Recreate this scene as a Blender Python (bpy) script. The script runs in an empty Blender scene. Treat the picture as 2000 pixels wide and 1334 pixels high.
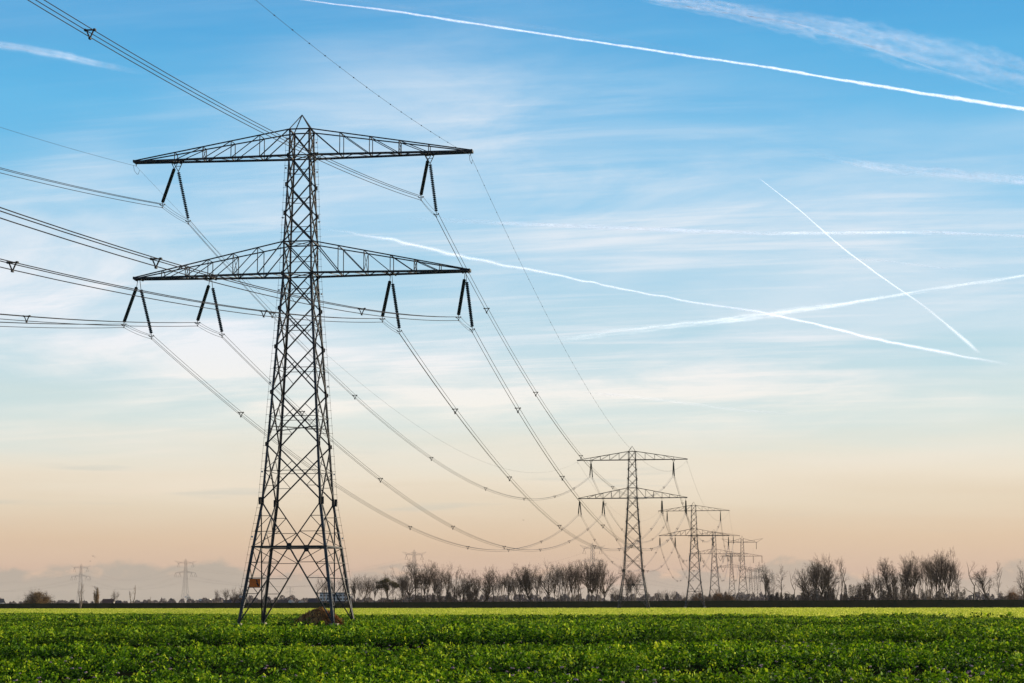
import bpy, math, random
import numpy as np
from mathutils import Vector, Matrix
R = math.radians
S = bpy.context.scene
COL = S.collection

# ------------------------------------------------------------------ camera, sky, sun, exposure
F_PX, PITCH, ROLL, CAM_H = 4039.2, 0.12579, 0.0032, 1.8934      # focal length in px of a 2000 px wide frame
cd = bpy.data.cameras.new("camera"); cam = bpy.data.objects.new("camera", cd); COL.objects.link(cam)
S.camera = cam
cd.sensor_width = 36; cd.lens = F_PX / 2000 * 36; cd.clip_start = 0.5; cd.clip_end = 400000
fw = Vector((0, math.cos(PITCH), math.sin(PITCH))); up0 = Vector((0, -math.sin(PITCH), math.cos(PITCH))); rt0 = Vector((1, 0, 0))
rt = rt0 * math.cos(ROLL) - up0 * math.sin(ROLL) * 1
up = rt0 * math.sin(ROLL) + up0 * math.cos(ROLL)
cam.matrix_world = Matrix(((rt.x, up.x, -fw.x, 0), (rt.y, up.y, -fw.y, 0), (rt.z, up.z, -fw.z, CAM_H), (0, 0, 0, 1)))

S.render.engine = 'CYCLES'
S.cycles.transparent_max_bounces = 64
S.cycles.max_bounces = 5; S.cycles.diffuse_bounces = 2; S.cycles.transmission_bounces = 2
S.cycles.volume_bounces = 0
S.cycles.use_denoising = True
S.view_settings.view_transform = 'Standard'; S.view_settings.look = 'None'
S.view_settings.exposure = 0.6; S.view_settings.gamma = 1.0; S.view_settings.use_curve_mapping = False

SUN_AZ, SUN_EL = R(67), R(9.5)       # azimuth from +Y towards +X
sl = bpy.data.lights.new("sun", 'SUN'); so = bpy.data.objects.new("sun", sl); COL.objects.link(so)
sl.energy = 5.0; sl.angle = R(0.5); sl.color = (1.0, 0.86, 0.66)
sd = Vector((math.sin(SUN_AZ) * math.cos(SUN_EL), math.cos(SUN_AZ) * math.cos(SUN_EL), math.sin(SUN_EL)))
so.rotation_euler = (-sd).to_track_quat('-Z', 'Y').to_euler(); so.location = (0, 0, 150)


def lin(r, g, b):
    f = lambda c: (c / 255 / 12.92) if c / 255 < 0.04045 else ((c / 255 + 0.055) / 1.055) ** 2.4
    return (f(r), f(g), f(b), 1)


def world():
    W = bpy.data.worlds.new("World"); S.world = W; W.use_nodes = True
    nt = W.node_tree; N = nt.nodes; L = nt.links; N.clear()
    def node(t, **kw):
        n = N.new(t)
        for k, v in kw.items():
            if k.startswith('i'): n.inputs[int(k[1:])].default_value = v
            else: setattr(n, k, v)
        return n
    def m(op, a, b=None, c=None, clamp=False):
        n = N.new('ShaderNodeMath'); n.operation = op; n.use_clamp = clamp
        for i, v in enumerate((a, b, c)):
            if v is None: continue
            if isinstance(v, (int, float)): n.inputs[i].default_value = v
            else: L.new(v, n.inputs[i])
        return n.outputs[0]
    def smooth(x, a, b):
        n = N.new('ShaderNodeMapRange'); n.interpolation_type = 'SMOOTHSTEP'
        L.new(x, n.inputs[0]); n.inputs[1].default_value = a; n.inputs[2].default_value = b
        return n.outputs[0]
    def noise(vec, sc, det=5, rough=0.55, dist=0.0, dim='3D'):
        n = N.new('ShaderNodeTexNoise'); L.new(vec, n.inputs['Vector'])
        n.inputs['Scale'].default_value = sc; n.inputs['Detail'].default_value = det
        n.inputs['Roughness'].default_value = rough; n.inputs['Distortion'].default_value = dist
        return n.outputs[0]
    def comb(x, y, z=0.0):
        n = N.new('ShaderNodeCombineXYZ')
        for i, v in enumerate((x, y, z)):
            if isinstance(v, (int, float)): n.inputs[i].default_value = v
            else: L.new(v, n.inputs[i])
        return n.outputs[0]
    def mix(f, a, b):
        n = N.new('ShaderNodeMix'); n.data_type = 'RGBA'
        for i, v in ((0, f), (6, a), (7, b)):
            if isinstance(v, (int, float, tuple)): n.inputs[i].default_value = v
            else: L.new(v, n.inputs[i])
        return n.outputs[2]
    sky = node('ShaderNodeTexSky', sky_type='NISHITA', sun_disc=False, sun_elevation=SUN_EL, sun_rotation=SUN_AZ,
               air_density=1.0, dust_density=1.2, ozone_density=2.0)
    tc = N.new('ShaderNodeTexCoord'); sep = N.new('ShaderNodeSeparateXYZ'); L.new(tc.outputs['Generated'], sep.inputs[0])
    x, y, z = sep.outputs
    az = m('ARCTAN2', x, y)
    # clear air seen through thin high veil, by elevation
    ramp = N.new('ShaderNodeValToRGB'); cr = ramp.color_ramp
    stops = [(0.0, lin(196, 172, 158)), (0.012, lin(212, 182, 166)), (0.030, lin(225, 197, 170)), (0.046, lin(232, 214, 190)),
             (0.060, lin(240, 227, 207)), (0.073, lin(235, 231, 217)), (0.087, lin(214, 229, 227)), (0.115, lin(188, 221, 232)), (0.150, lin(164, 212, 236)),
             (0.190, lin(132, 202, 240)), (0.235, lin(98, 187, 236)), (0.280, lin(70, 168, 226)), (0.36, lin(36, 112, 190)), (0.55, lin(18, 60, 130)), (0.9, lin(10, 36, 88))]
    while len(cr.elements) < len(stops): cr.elements.new(0.5)
    for e, (p, c) in zip(cr.elements, stops): e.position = p; e.color = c
    zn = noise(comb(m('MULTIPLY', az, 5.0), m('ADD', m('MULTIPLY', z, 55.0), m('MULTIPLY', az, 1.6)), 7.0), 1.0, 4, 0.5, 0.3)
    zr = m('ADD', z, m('MULTIPLY', m('MULTIPLY', m('SUBTRACT', zn, 0.5), 0.030), smooth(z, 0.02, 0.06)))
    L.new(zr, ramp.inputs[0])
    sc = N.new('ShaderNodeVectorMath'); sc.operation = 'SCALE'; L.new(ramp.outputs[0], sc.inputs[0]); sc.inputs['Scale'].default_value = 6.6
    base = mix(0.90, sky.outputs[0], sc.outputs[0])
    # high cirrus on a plane far above
    zz = m('MAXIMUM', m('ADD', z, 0.10), 0.05)
    px = m('DIVIDE', x, zz); py = m('DIVIDE', y, zz)
    P = comb(m('ADD', px, m('MULTIPLY', py, -0.10)), m('ADD', m('MULTIPLY', py, 1.25), m('MULTIPLY', px, 0.42)))
    n1 = noise(P, 1.5, 8, 0.60, 0.55)
    n2 = noise(comb(m('MULTIPLY', px, 0.8), m('ADD', m('MULTIPLY', py, 2.6), m('MULTIPLY', px, 0.5)), 4.0), 1.9, 8, 0.62, 0.5)
    big = noise(comb(m('MULTIPLY', px, 0.9), m('ADD', py, m('MULTIPLY', px, 0.4)), 9.3), 1.3, 3, 0.5, 0.2)
    n3 = noise(comb(m('MULTIPLY', px, 0.7), m('ADD', m('MULTIPLY', py, 5.5), m('MULTIPLY', px, 0.9)), 14.0), 2.2, 8, 0.66, 0.35)
    c1 = m('MULTIPLY', smooth(n1, 0.40, 0.72), smooth(big, 0.34, 0.66))
    c2 = m('MULTIPLY', smooth(n2, 0.46, 0.78), smooth(big, 0.30, 0.60))
    veil = m('MULTIPLY', smooth(big, 0.30, 0.72), 0.34)
    cir = m('ADD', m('ADD', m('MULTIPLY', c1, 0.50), m('MULTIPLY', c2, 0.34)), veil, clamp=True)
    cir = m('ADD', cir, m('MULTIPLY', m('MULTIPLY', smooth(n3, 0.48, 0.70), smooth(big, 0.22, 0.55)), 0.26), clamp=True)
    low = smooth(z, 0.03, 0.09)
    cir = m('MULTIPLY', cir, m('ADD', m('MULTIPLY', low, 0.85), 0.10))
    # fewer clouds towards the right
    # thin overhead, thicker lower on the left, one loose patch high in the middle
    hi = m('ADD', 0.16, m('MULTIPLY', smooth(z, 0.265, 0.185), 0.84))
    def patch(a0, sa, z0, sz, k):
        da = m('DIVIDE', m('SUBTRACT', az, a0), sa); dz = m('DIVIDE', m('ADD', m('SUBTRACT', z, z0), m('MULTIPLY', da, k)), sz)
        return m('POWER', 2.718, m('MULTIPLY', m('ADD', m('MULTIPLY', da, da), m('MULTIPLY', dz, dz)), -1.0))
    p1 = m('MULTIPLY', patch(0.045, 0.13, 0.222, 0.034, 0.026), m('ADD', 0.12, m('ADD', m('MULTIPLY', smooth(n1, 0.36, 0.66), 0.50), m('MULTIPLY', smooth(n2, 0.42, 0.68), 0.25))))
    p2 = m('MULTIPLY', patch(-0.17, 0.15, 0.135, 0.040, 0.008), m('ADD', 0.18, m('MULTIPLY', smooth(n1, 0.38, 0.66), 0.62)))
    p3 = m('MULTIPLY', patch(0.06, 0.14, 0.118, 0.024, 0.004), m('ADD', 0.10, m('MULTIPLY', smooth(n3, 0.38, 0.66), 0.45)))
    p4 = m('MULTIPLY', patch(0.10, 0.17, 0.172, 0.014, 0.002), m('ADD', 0.12, m('MULTIPLY', smooth(n3, 0.38, 0.66), 0.28)))
    p5 = m('MULTIPLY', patch(0.12, 0.16, 0.105, 0.020, -0.003), m('ADD', 0.08, m('MULTIPLY', smooth(n1, 0.40, 0.66), 0.55)))
    cir = m('MULTIPLY', m('MULTIPLY', cir, hi), m('ADD', 0.62, m('MULTIPLY', smooth(az, 0.16, -0.2), 0.38)))
    cir = m('ADD', cir, m('ADD', m('ADD', p1, p2), m('ADD', m('ADD', p3, p5), p4)), clamp=True)
    ccol = N.new('ShaderNodeValToRGB'); L.new(z, ccol.inputs[0])
    ce = ccol.color_ramp.elements; ce[0].position = 0.03; ce[0].color = lin(240, 214, 186); ce[1].position = 0.13; ce[1].color = lin(238, 242, 248)
    e = ce.new(0.09); e.color = lin(247, 243, 234)
    cs = N.new('ShaderNodeVectorMath'); cs.operation = 'SCALE'; L.new(ccol.outputs[0], cs.inputs[0]); cs.inputs['Scale'].default_value = 6.6
    base = mix(cir, base, cs.outputs[0])
    # thin grey streaks low down
    st = noise(comb(m('MULTIPLY', az, 9.0), m('MULTIPLY', z, 160.0), 2.0), 1.0, 4, 0.5, 0.2)
    st = m('MULTIPLY', m('MULTIPLY', smooth(st, 0.58, 0.72), smooth(z, 0.028, 0.05)), smooth(z, 0.085, 0.06))
    base = mix(m('MULTIPLY', st, 0.22), base, tuple(6.6 * c for c in lin(170, 188, 190)[:3]) + (1,))
    # bank of far cumulus near the horizon
    A = comb(m('MULTIPLY', az, 62.0), m('MULTIPLY', z, 95.0), 1.7)
    nb = noise(A, 0.42, 7, 0.58, 0.35)
    nw = noise(comb(m('MULTIPLY', az, 9.0), 0.0, 5.1), 1.0, 2, 0.5)
    left = smooth(az, -0.105, -0.14)
    top = m('ADD', m('ADD', 0.0145, m('MULTIPLY', left, 0.005)), m('MULTIPLY', m('SUBTRACT', nw, 0.5), m('SUBTRACT', 0.045, m('MULTIPLY', left, 0.035))))
    top = m('ADD', top, m('MULTIPLY', m('SUBTRACT', nb, 0.5), 0.026))
    dist = m('SUBTRACT', top, z)
    bank = smooth(dist, -0.0008, 0.0028)
    amt = m('MULTIPLY', bank, m('ADD', 0.50, m('MULTIPLY', left, 0.16)))
    base = mix(amt, base, tuple(6.6 * c for c in lin(167, 165, 155)[:3]) + (1,))
    nl = noise(A, 0.75, 5, 0.55, 0.2)
    rim = m('MULTIPLY', m('MULTIPLY', bank, smooth(dist, 0.0075, 0.001)), smooth(nl, 0.50, 0.66))
    base = mix(m('MULTIPLY', rim, 0.75), base, tuple(6.6 * c for c in lin(232, 194, 166)[:3]) + (1,))
    bg = N.new('ShaderNodeBackground'); L.new(base, bg.inputs[0]); bg.inputs[1].default_value = 0.1
    out = N.new('ShaderNodeOutputWorld'); L.new(bg.outputs[0], out.inputs[0])
world()

# ------------------------------------------------------------------ helpers
def at(u, v, Y):
    """world point at depth Y on the line of sight (u, v) of the 2000 x 1334 photograph; used to survey positions"""
    a, b = u - 1000, 667 - v
    U = a * math.cos(ROLL) + b * math.sin(ROLL); V = -a * math.sin(ROLL) + b * math.cos(ROLL)
    d = Vector((U, F_PX * math.cos(PITCH) - V * math.sin(PITCH), F_PX * math.sin(PITCH) + V * math.cos(PITCH)))
    return d * (Y / d.y) + Vector((0, 0, CAM_H))


def gx(u, Y): return at(u, 1178, Y).x


class MB:
    def __init__(s): s.v = []; s.f = []; s.mi = []; s.m = 0
    def add(s, vs, fs):
        o = len(s.v); s.v += [tuple(p) for p in vs]
        for f in fs: s.f.append(tuple(i + o for i in f)); s.mi.append(s.m)
    def bar(s, a, b, w, h=None, ext=0.0):
        h = h or w; a = Vector(a); b = Vector(b); d = (b - a)
        if d.length < 1e-6: return
        d.normalize(); a = a - d * ext; b = b + d * ext
        r = Vector((0, 0, 1)) if abs(d.z) < 0.9 else Vector((0, 1, 0))
        x = d.cross(r).normalized(); y = d.cross(x).normalized()
        vs = [p + x * (i * w / 2) + y * (j * h / 2) for p in (a, b) for i, j in ((-1, -1), (1, -1), (1, 1), (-1, 1))]
        s.add(vs, [(0, 1, 2, 3), (7, 6, 5, 4), (0, 4, 5, 1), (1, 5, 6, 2), (2, 6, 7, 3), (3, 7, 4, 0)])
    def angle(s, a, b, w, t, ox, oy):
        """rolled steel angle: two plates meeting along the line a-b, flanges towards ox and oy"""
        a = Vector(a); b = Vector(b); ox = Vector(ox); oy = Vector(oy)
        for p, q in ((ox, oy), (oy, ox)):
            vs = []
            for c in (a, b):
                vs += [c, c + p * w, c + p * w + q * t, c + q * t]
            s.add(vs, [(0, 1, 2, 3), (7, 6, 5, 4), (0, 4, 5, 1), (1, 5, 6, 2), (2, 6, 7, 3), (3, 7, 4, 0)])
    def box(s, c, sx, sy, sz):
        x, y, z = c
        vs = [(x + i * sx / 2, y + j * sy / 2, z + k * sz / 2) for k in (-1, 1) for i, j in ((-1, -1), (1, -1), (1, 1), (-1, 1))]
        s.add(vs, [(3, 2, 1, 0), (4, 5, 6, 7), (0, 1, 5, 4), (1, 2, 6, 5), (2, 3, 7, 6), (3, 0, 4, 7)])
    def tube(s, pts, rad, n=4, cap=True):
        pts = [Vector(p) for p in pts]
        if not hasattr(rad, '__len__'): rad = [rad] * len(pts)
        o = len(s.v); x = None
        for i, p in enumerate(pts):
            d = (pts[min(i + 1, len(pts) - 1)] - pts[max(i - 1, 0)]).normalized()
            if x is None:
                x = d.cross(Vector((0, 0, 1)) if abs(d.z) < 0.9 else Vector((1, 0, 0))).normalized()
            else:
                x = (x - d * x.dot(d))
                x = x.normalized() if x.length > 1e-6 else d.orthogonal().normalized()
            y = d.cross(x)
            for k in range(n):
                a = 2 * math.pi * k / n
                s.v.append(tuple(p + (x * math.cos(a) + y * math.sin(a)) * rad[i]))
        for i in range(len(pts) - 1):
            for k in range(n):
                s.f.append((o + i * n + k, o + i * n + (k + 1) % n, o + (i + 1) * n + (k + 1) % n, o + (i + 1) * n + k)); s.mi.append(s.m)
        if cap and n > 2:
            s.f.append(tuple(o + k for k in range(n))[::-1]); s.f.append(tuple(o + (len(pts) - 1) * n + k for k in range(n))); s.mi += [s.m, s.m]
    def mesh(s, name, mats):
        me = bpy.data.meshes.new(name); me.from_pydata(s.v, [], s.f)
        for mt in (mats if isinstance(mats, (list, tuple)) else [mats]): me.materials.append(mt)
        if any(s.mi): me.polygons.foreach_set('material_index', s.mi)
        me.update(); return me
    def build(s, name, mats, parent=None):
        o = bpy.data.objects.new(name, s.mesh(name, mats)); COL.objects.link(o)
        if parent: o.parent = parent
        return o


def tag(o, label=None, cat=None, group=None, kind=None):
    if label: o['label'] = label
    if cat: o['category'] = cat
    if group: o['group'] = group
    if kind: o['kind'] = kind
    return o


def empty(name, loc, rz=0.0, sc=1.0):
    o = bpy.data.objects.new(name, None); COL.objects.link(o); o.location = loc; o.rotation_euler = (0, 0, rz)
    o.scale = (sc,) * 3 if not hasattr(sc, '__len__') else sc
    o.empty_display_size = 0.5
    return o


KIDS = {}
def copy_tree(o, parent=None):
    c = o.copy(); COL.objects.link(c); c.parent = parent
    for ch in list(o.children): copy_tree(ch, c)
    return c


def quads_mesh(name, V, mat, attr=None, tri=False):
    """V: (n,4,3) corners"""
    n = V.shape[0]; k = 4
    me = bpy.data.meshes.new(name)
    me.vertices.add(n * k); me.vertices.foreach_set('co', V.reshape(-1).astype(np.float32))
    me.loops.add(n * k); me.loops.foreach_set('vertex_index', np.arange(n * k, dtype=np.int32))
    me.polygons.add(n); me.polygons.foreach_set('loop_start', np.arange(0, n * k, k, dtype=np.int32))
    if attr is not None:
        a = me.attributes.new('rnd', 'FLOAT', 'FACE'); a.data.foreach_set('value', attr.astype(np.float32))
    me.materials.append(mat); me.update(calc_edges=True)
    o = bpy.data.objects.new(name, me); COL.objects.link(o)
    return o


# ------------------------------------------------------------------ materials
def mat(name, c1, c2=None, rough=0.7, metal=0.0, scale=3.0, bump=0.0, det=4, spec=0.4):
    M = bpy.data.materials.new(name); M.use_nodes = True; nt = M.node_tree; b = nt.nodes['Principled BSDF']
    b.inputs['Roughness'].default_value = rough; b.inputs['Metallic'].default_value = metal
    b.inputs['Specular IOR Level'].default_value = spec
    c2 = c2 or tuple(x * 0.7 for x in c1)
    tc = nt.nodes.new('ShaderNodeTexCoord'); n = nt.nodes.new('ShaderNodeTexNoise'); n.inputs['Scale'].default_value = scale; n.inputs['Detail'].default_value = det
    nt.links.new(tc.outputs['Object'], n.inputs['Vector'])
    r = nt.nodes.new('ShaderNodeValToRGB'); r.color_ramp.elements[0].position = 0.35; r.color_ramp.elements[1].position = 0.65
    r.color_ramp.elements[0].color = tuple(c2) + (1,); r.color_ramp.elements[1].color = tuple(c1) + (1,)
    nt.links.new(n.outputs[0], r.inputs[0]); nt.links.new(r.outputs[0], b.inputs['Base Color'])
    if bump:
        bp = nt.nodes.new('ShaderNodeBump'); bp.inputs['Strength'].default_value = bump; nt.links.new(n.outputs[0], bp.inputs['Height']); nt.links.new(bp.outputs[0], b.inputs['Normal'])
    return M


def leaf_mat(name, stops, trans=0.45, patch=0.35, pscale=0.25, pcol=None, rough=0.55, spec=0.3):
    """leaf: per-leaf random colour, large patches of another tone, light passes through"""
    M = bpy.data.materials.new(name); M.use_nodes = True; nt = M.node_tree; N = nt.nodes; L = nt.links
    b = N['Principled BSDF']; b.inputs['Roughness'].default_value = rough; b.inputs['Specular IOR Level'].default_value = spec
    a = N.new('ShaderNodeAttribute'); a.attribute_name = 'rnd'
    r = N.new('ShaderNodeValToRGB'); cr = r.color_ramp
    while len(cr.elements) < len(stops): cr.elements.new(0.5)
    for e, (p, c) in zip(cr.elements, stops): e.position = p; e.color = tuple(c) + (1,)
    L.new(a.outputs['Fac'], r.inputs[0])
    tc = N.new('ShaderNodeTexCoord'); n = N.new('ShaderNodeTexNoise'); n.inputs['Scale'].default_value = pscale; n.inputs['Detail'].default_value = 3
    L.new(tc.outputs['Object'], n.inputs['Vector'])
    mp = N.new('ShaderNodeMapRange'); mp.inputs[1].default_value = 0.42; mp.inputs[2].default_value = 0.62; mp.inputs[4].default_value = patch; L.new(n.outputs[0], mp.inputs[0])
    mx = N.new('ShaderNodeMix'); mx.data_type = 'RGBA'; L.new(mp.outputs[0], mx.inputs[0]); L.new(r.outputs[0], mx.inputs[6])
    mx.inputs[7].default_value = tuple(pcol or stops[0][1]) + (1,)
    L.new(mx.outputs[2], b.inputs['Base Color'])
    t = N.new('ShaderNodeBsdfTranslucent'); L.new(mx.outputs[2], t.inputs[0])
    ms = N.new('ShaderNodeMixShader'); ms.inputs[0].default_value = trans
    L.new(b.outputs[0], ms.inputs[1]); L.new(t.outputs[0], ms.inputs[2]); L.new(ms.outputs[0], N['Material Output'].inputs[0])
    return M


M = {}
M['steel'] = mat('weathered_steel', (0.040, 0.041, 0.042), (0.020, 0.021, 0.021), 0.6, 0.25, 1.2)
M['steel_hazed'] = mat('haze_faded_steel', (0.20, 0.20, 0.20), (0.13, 0.13, 0.13), 0.6, 0.2, 0.5)  # fading by distance haze put into the steel colour of the distant line
M['steel_leg'] = mat('galvanised_leg_steel', (0.07, 0.076, 0.084), (0.032, 0.035, 0.038), 0.55, 0.3, 0.9)
M['plate'] = mat('pale_bracket', (0.6, 0.6, 0.58), (0.4, 0.4, 0.38), 0.5, 0.2)
M['glass'] = mat('insulator_glass', (0.012, 0.035, 0.03), (0.008, 0.022, 0.02), 0.18, 0.0, 2.0, spec=0.6)
M['wire'] = mat('conductor_wire', (0.06, 0.055, 0.05), (0.035, 0.032, 0.03), 0.5, 0.5, 0.5)
M['fitting'] = mat('dark_fitting', (0.035, 0.035, 0.035), (0.02, 0.02, 0.02), 0.5, 0.4)
M['concrete'] = mat('concrete', (0.35, 0.31, 0.25), (0.22, 0.19, 0.15), 0.9, 0, 4)
M['sign'] = mat('orange_sign', (0.85, 0.17, 0.01), (0.68, 0.13, 0.01), 0.5, 0, 3)
M['black'] = mat('black_mark', (0.012, 0.012, 0.012), None, 0.5)
M['bark'] = mat('dark_bark', (0.075, 0.055, 0.038), (0.04, 0.03, 0.022), 0.9, 0, 1.0)
M['bark_pale'] = mat('pale_bark', (0.26, 0.20, 0.14), (0.12, 0.09, 0.06), 0.9, 0, 1.0)
M['twig'] = mat('brown_twigs', (0.085, 0.062, 0.042), (0.05, 0.036, 0.026), 0.9, 0, 0.4)
M['twig_grey'] = mat('grey_twigs', (0.13, 0.105, 0.08), (0.075, 0.06, 0.045), 0.9, 0, 0.4)
M['twig_orange'] = mat('orange_twigs', (0.26, 0.12, 0.035), (0.12, 0.06, 0.022), 0.9, 0, 0.4)
M['roof_red'] = mat('brown_roof', (0.14, 0.06, 0.045), None, 0.8)
M['roof_dark'] = mat('slate_roof', (0.035, 0.045, 0.06), None, 0.7)
M['wall_white'] = mat('white_render', (0.75, 0.72, 0.66), (0.66, 0.62, 0.56), 0.8)
M['wall_brick'] = mat('brown_brick', (0.24, 0.12, 0.08), None, 0.8)
M['window'] = mat('window_glass', (0.03, 0.045, 0.06), (0.02, 0.03, 0.04), 0.15)
M['red'] = mat('red_paint', (0.5, 0.06, 0.03), None, 0.5)

# ------------------------------------------------------------------ ground, meadow, path, dike
GZ = -0.45                       # soil level; the crop canopy reaches about z = 0
RNG = np.random.default_rng(5)
def ground_mat(name, c1, c2, c3, sc=(0.02, 0.3)):
    Mt = mat(name, c1, c2, 1.0, 0, sc[1], 0.4, spec=0.0); nt = Mt.node_tree; N = nt.nodes; L = nt.links
    b = N['Principled BSDF']; old = b.inputs['Base Color'].links[0].from_socket
    tc = N.new('ShaderNodeTexCoord'); n = N.new('ShaderNodeTexNoise'); n.inputs['Scale'].default_value = sc[0]; n.inputs['Detail'].default_value = 5; L.new(tc.outputs['Object'], n.inputs['Vector'])
    mp = N.new('ShaderNodeMapRange'); mp.inputs[1].default_value = 0.4; mp.inputs[2].default_value = 0.65; L.new(n.outputs[0], mp.inputs[0])
    mx = N.new('ShaderNodeMix'); mx.data_type = 'RGBA'; L.new(mp.outputs[0], mx.inputs[0]); L.new(old, mx.inputs[6]); mx.inputs[7].default_value = tuple(c3) + (1,)
    L.new(mx.outputs[2], b.inputs['Base Color']); return Mt
M['soil'] = ground_mat('dark_soil', (0.022, 0.022, 0.010), (0.012, 0.012, 0.006), (0.016, 0.022, 0.008))
M['meadow'] = ground_mat('meadow_grass', (0.035, 0.065, 0.018), (0.022, 0.045, 0.013), (0.045, 0.06, 0.02))
M['dike'] = ground_mat('dike_grass', (0.012, 0.034, 0.009), (0.008, 0.024, 0.007), (0.016, 0.034, 0.009), (0.04, 0.8))
M['path'] = ground_mat('bare_earth_path', (0.09, 0.06, 0.035), (0.06, 0.042, 0.025), (0.04, 0.045, 0.02))
M['track'] = ground_mat('pale_field_ground', (0.12, 0.17, 0.03), (0.08, 0.12, 0.02), (0.16, 0.18, 0.04), (0.05, 0.6))


def sheet(name, pts, z, m, kind='structure'):
    b = MB(); b.add([(x, y, z + GZ) for x, y in pts], [tuple(range(len(pts)))])
    return tag(b.build(name, m), kind=kind)
EDGE1 = lambda x: 477 - 1.17 * (x + 118)          # far edge of the near crop
EDGE2 = lambda x: 945 - 0.85 * (x + 228)         # far edge of the pale crop
DFOOT = lambda x: 1130 - 0.40 * (x + 271)        # foot of the dike
g = MB(); nx = 24
g.add([(-6300, -900, GZ), (6300, -900, GZ), (6300, 12000, GZ), (-6300, 12000, GZ)], [(0, 1, 2, 3)])
tag(g.build('ground', M['meadow']), kind='structure')
sheet('field_soil', [(-300, -60), (330, -60), (300, EDGE1(240)), (240, EDGE1(240)), (-300, EDGE1(-300))], 0.004, M['soil'])
sheet('pale_field', [(240, EDGE1(240)), (420, 60), (420, EDGE2(420)), (-420, EDGE2(-420)), (-420, EDGE1(-420))], 0.008, M['track'])
pp = [(-420, EDGE2(-420) + 1), (400, EDGE2(400) + 1), (400, EDGE2(400) + 42), (-420, EDGE2(-420) + 26)]
sheet('path', pp, 0.012, M['path'])
# the dike: long low bank, near-straight, with slightly uneven crest
d = MB(); xs = np.linspace(-1500, 1500, 401); prof = [(0, -.5), (5.6, 2.35), (6.4, 2.55), (10.0, 2.6), (11, 2.4), (20, -.5)]
vs = []
for x in xs:
    k = 1 + 0.025 * math.sin(x * 0.02) + 0.015 * math.sin(x * 0.071 + 1)
    wob = 1.5 * math.sin(x * 0.006)
    hh = np.interp(x, [-300, 0, 230], [0.95, 1.0, 1.08])
    for (t, z) in prof: vs.append((x, DFOOT(x) + wob + t * 1.08, z * k * hh - 0.02))
n = len(prof); fs = [(i * n + j, (i + 1) * n + j, (i + 1) * n + j + 1, i * n + j + 1) for i in range(len(xs) - 1) for j in range(n - 1)]
d.add(vs, fs); tag(d.build('dike', M['dike']), kind='structure')

# ------------------------------------------------------------------ crops
def vnoise(x, y, sc, seed):
    """smooth value noise"""
    r = np.random.default_rng(seed).random((256, 256))
    u = x / sc; v = y / sc; i = np.floor(u).astype(int); j = np.floor(v).astype(int); a = u - i; b = v - j
    a = a * a * (3 - 2 * a); b = b * b * (3 - 2 * b); i &= 255; j &= 255; i2 = (i + 1) & 255; j2 = (j + 1) & 255
    return (r[i, j] * (1 - a) * (1 - b) + r[i2, j] * a * (1 - b) + r[i, j2] * (1 - a) * b + r[i2, j2] * a * b)


def leaves(P, L, W, tilt_sd, rng, up_bias=0.0, bend=None):
    n = len(P); yaw = rng.random(n) * 2 * np.pi; pitch = rng.normal(up_bias, tilt_sd, n); roll = rng.normal(0, 0.6, n)
    d = np.stack([np.cos(yaw) * np.cos(pitch), np.sin(yaw) * np.cos(pitch), np.sin(pitch)], 1)
    s = np.stack([-np.sin(yaw), np.cos(yaw), np.zeros(n)], 1); u = np.cross(s, d)
    s2 = s * np.cos(roll)[:, None] + u * np.sin(roll)[:, None]
    L = L[:, None]; W = W[:, None]
    return np.stack([P - d * L * .5, P - s2 * W * .5 + d * L * 0.05, P + d * L * .5, P + s2 * W * .5 + d * L * 0.05], 1)


def canopy(x, y):
    """height of the crop above the soil"""
    h = 0.22 + 0.24 * vnoise(x, y, 0.9, 1)
    # abrupt fronts of taller stands that slope away from the viewer, broken along the row
    hol = np.zeros_like(x)
    for y0, back, s, amp, thr in ((50, 7, 17, .42, .48), (56.5, 9, 27, .38, .55), (66, 16, 11, .60, .38), (84, 14, 21, .36, .52), (110, 32, 12, .75, .26), (148, 30, 31, .36, .52), (196, 40, 13, .34, .45), (262, 50, 41, .35, .4)):
        yy = y0 + 0.03 * x + (2.5 + y0 * .02) * (vnoise(x, x * 0, 4 + y0 * .04, s) - .5)
        on = np.clip((vnoise(x, x * 0 + 3, 2.2 + y0 * .03, s + 5) - thr) / 0.12, 0, 1)
        d = y - yy
        rise = np.where(d >= 0, np.clip(1 - d / back, 0, 1), 0)
        dip = np.clip(1 + d / (back * .35), 0, 1) * (d < 0)
        h = h + amp * on * rise; hol = np.maximum(hol, on * dip * np.clip(amp / .25, 0, 1))
    # scattered thin places
    a = vnoise(x * .55 + 11, y * .5, 2.0, 14)
    hol = np.maximum(hol, np.clip((a - 0.68) / 0.06, 0, 1))
    return h * (1 - 0.80 * hol), hol


def scatter(y0, y1, dens, half, rng):
    n = int(dens * (y1 - y0) * (half(y0) + half(y1))); y = rng.uniform(y0, y1, n); w = half((y0 + y1) / 2) * 1.1
    x = rng.uniform(-1, 1, n) * half(y); return x, y
half = lambda y: 0.2475 * y * 1.22 + 3
Q = []; A = []
rg = np.random.default_rng(11); YAW = 0.1310; P1v = np.array([-21.618, 209.10])
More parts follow.
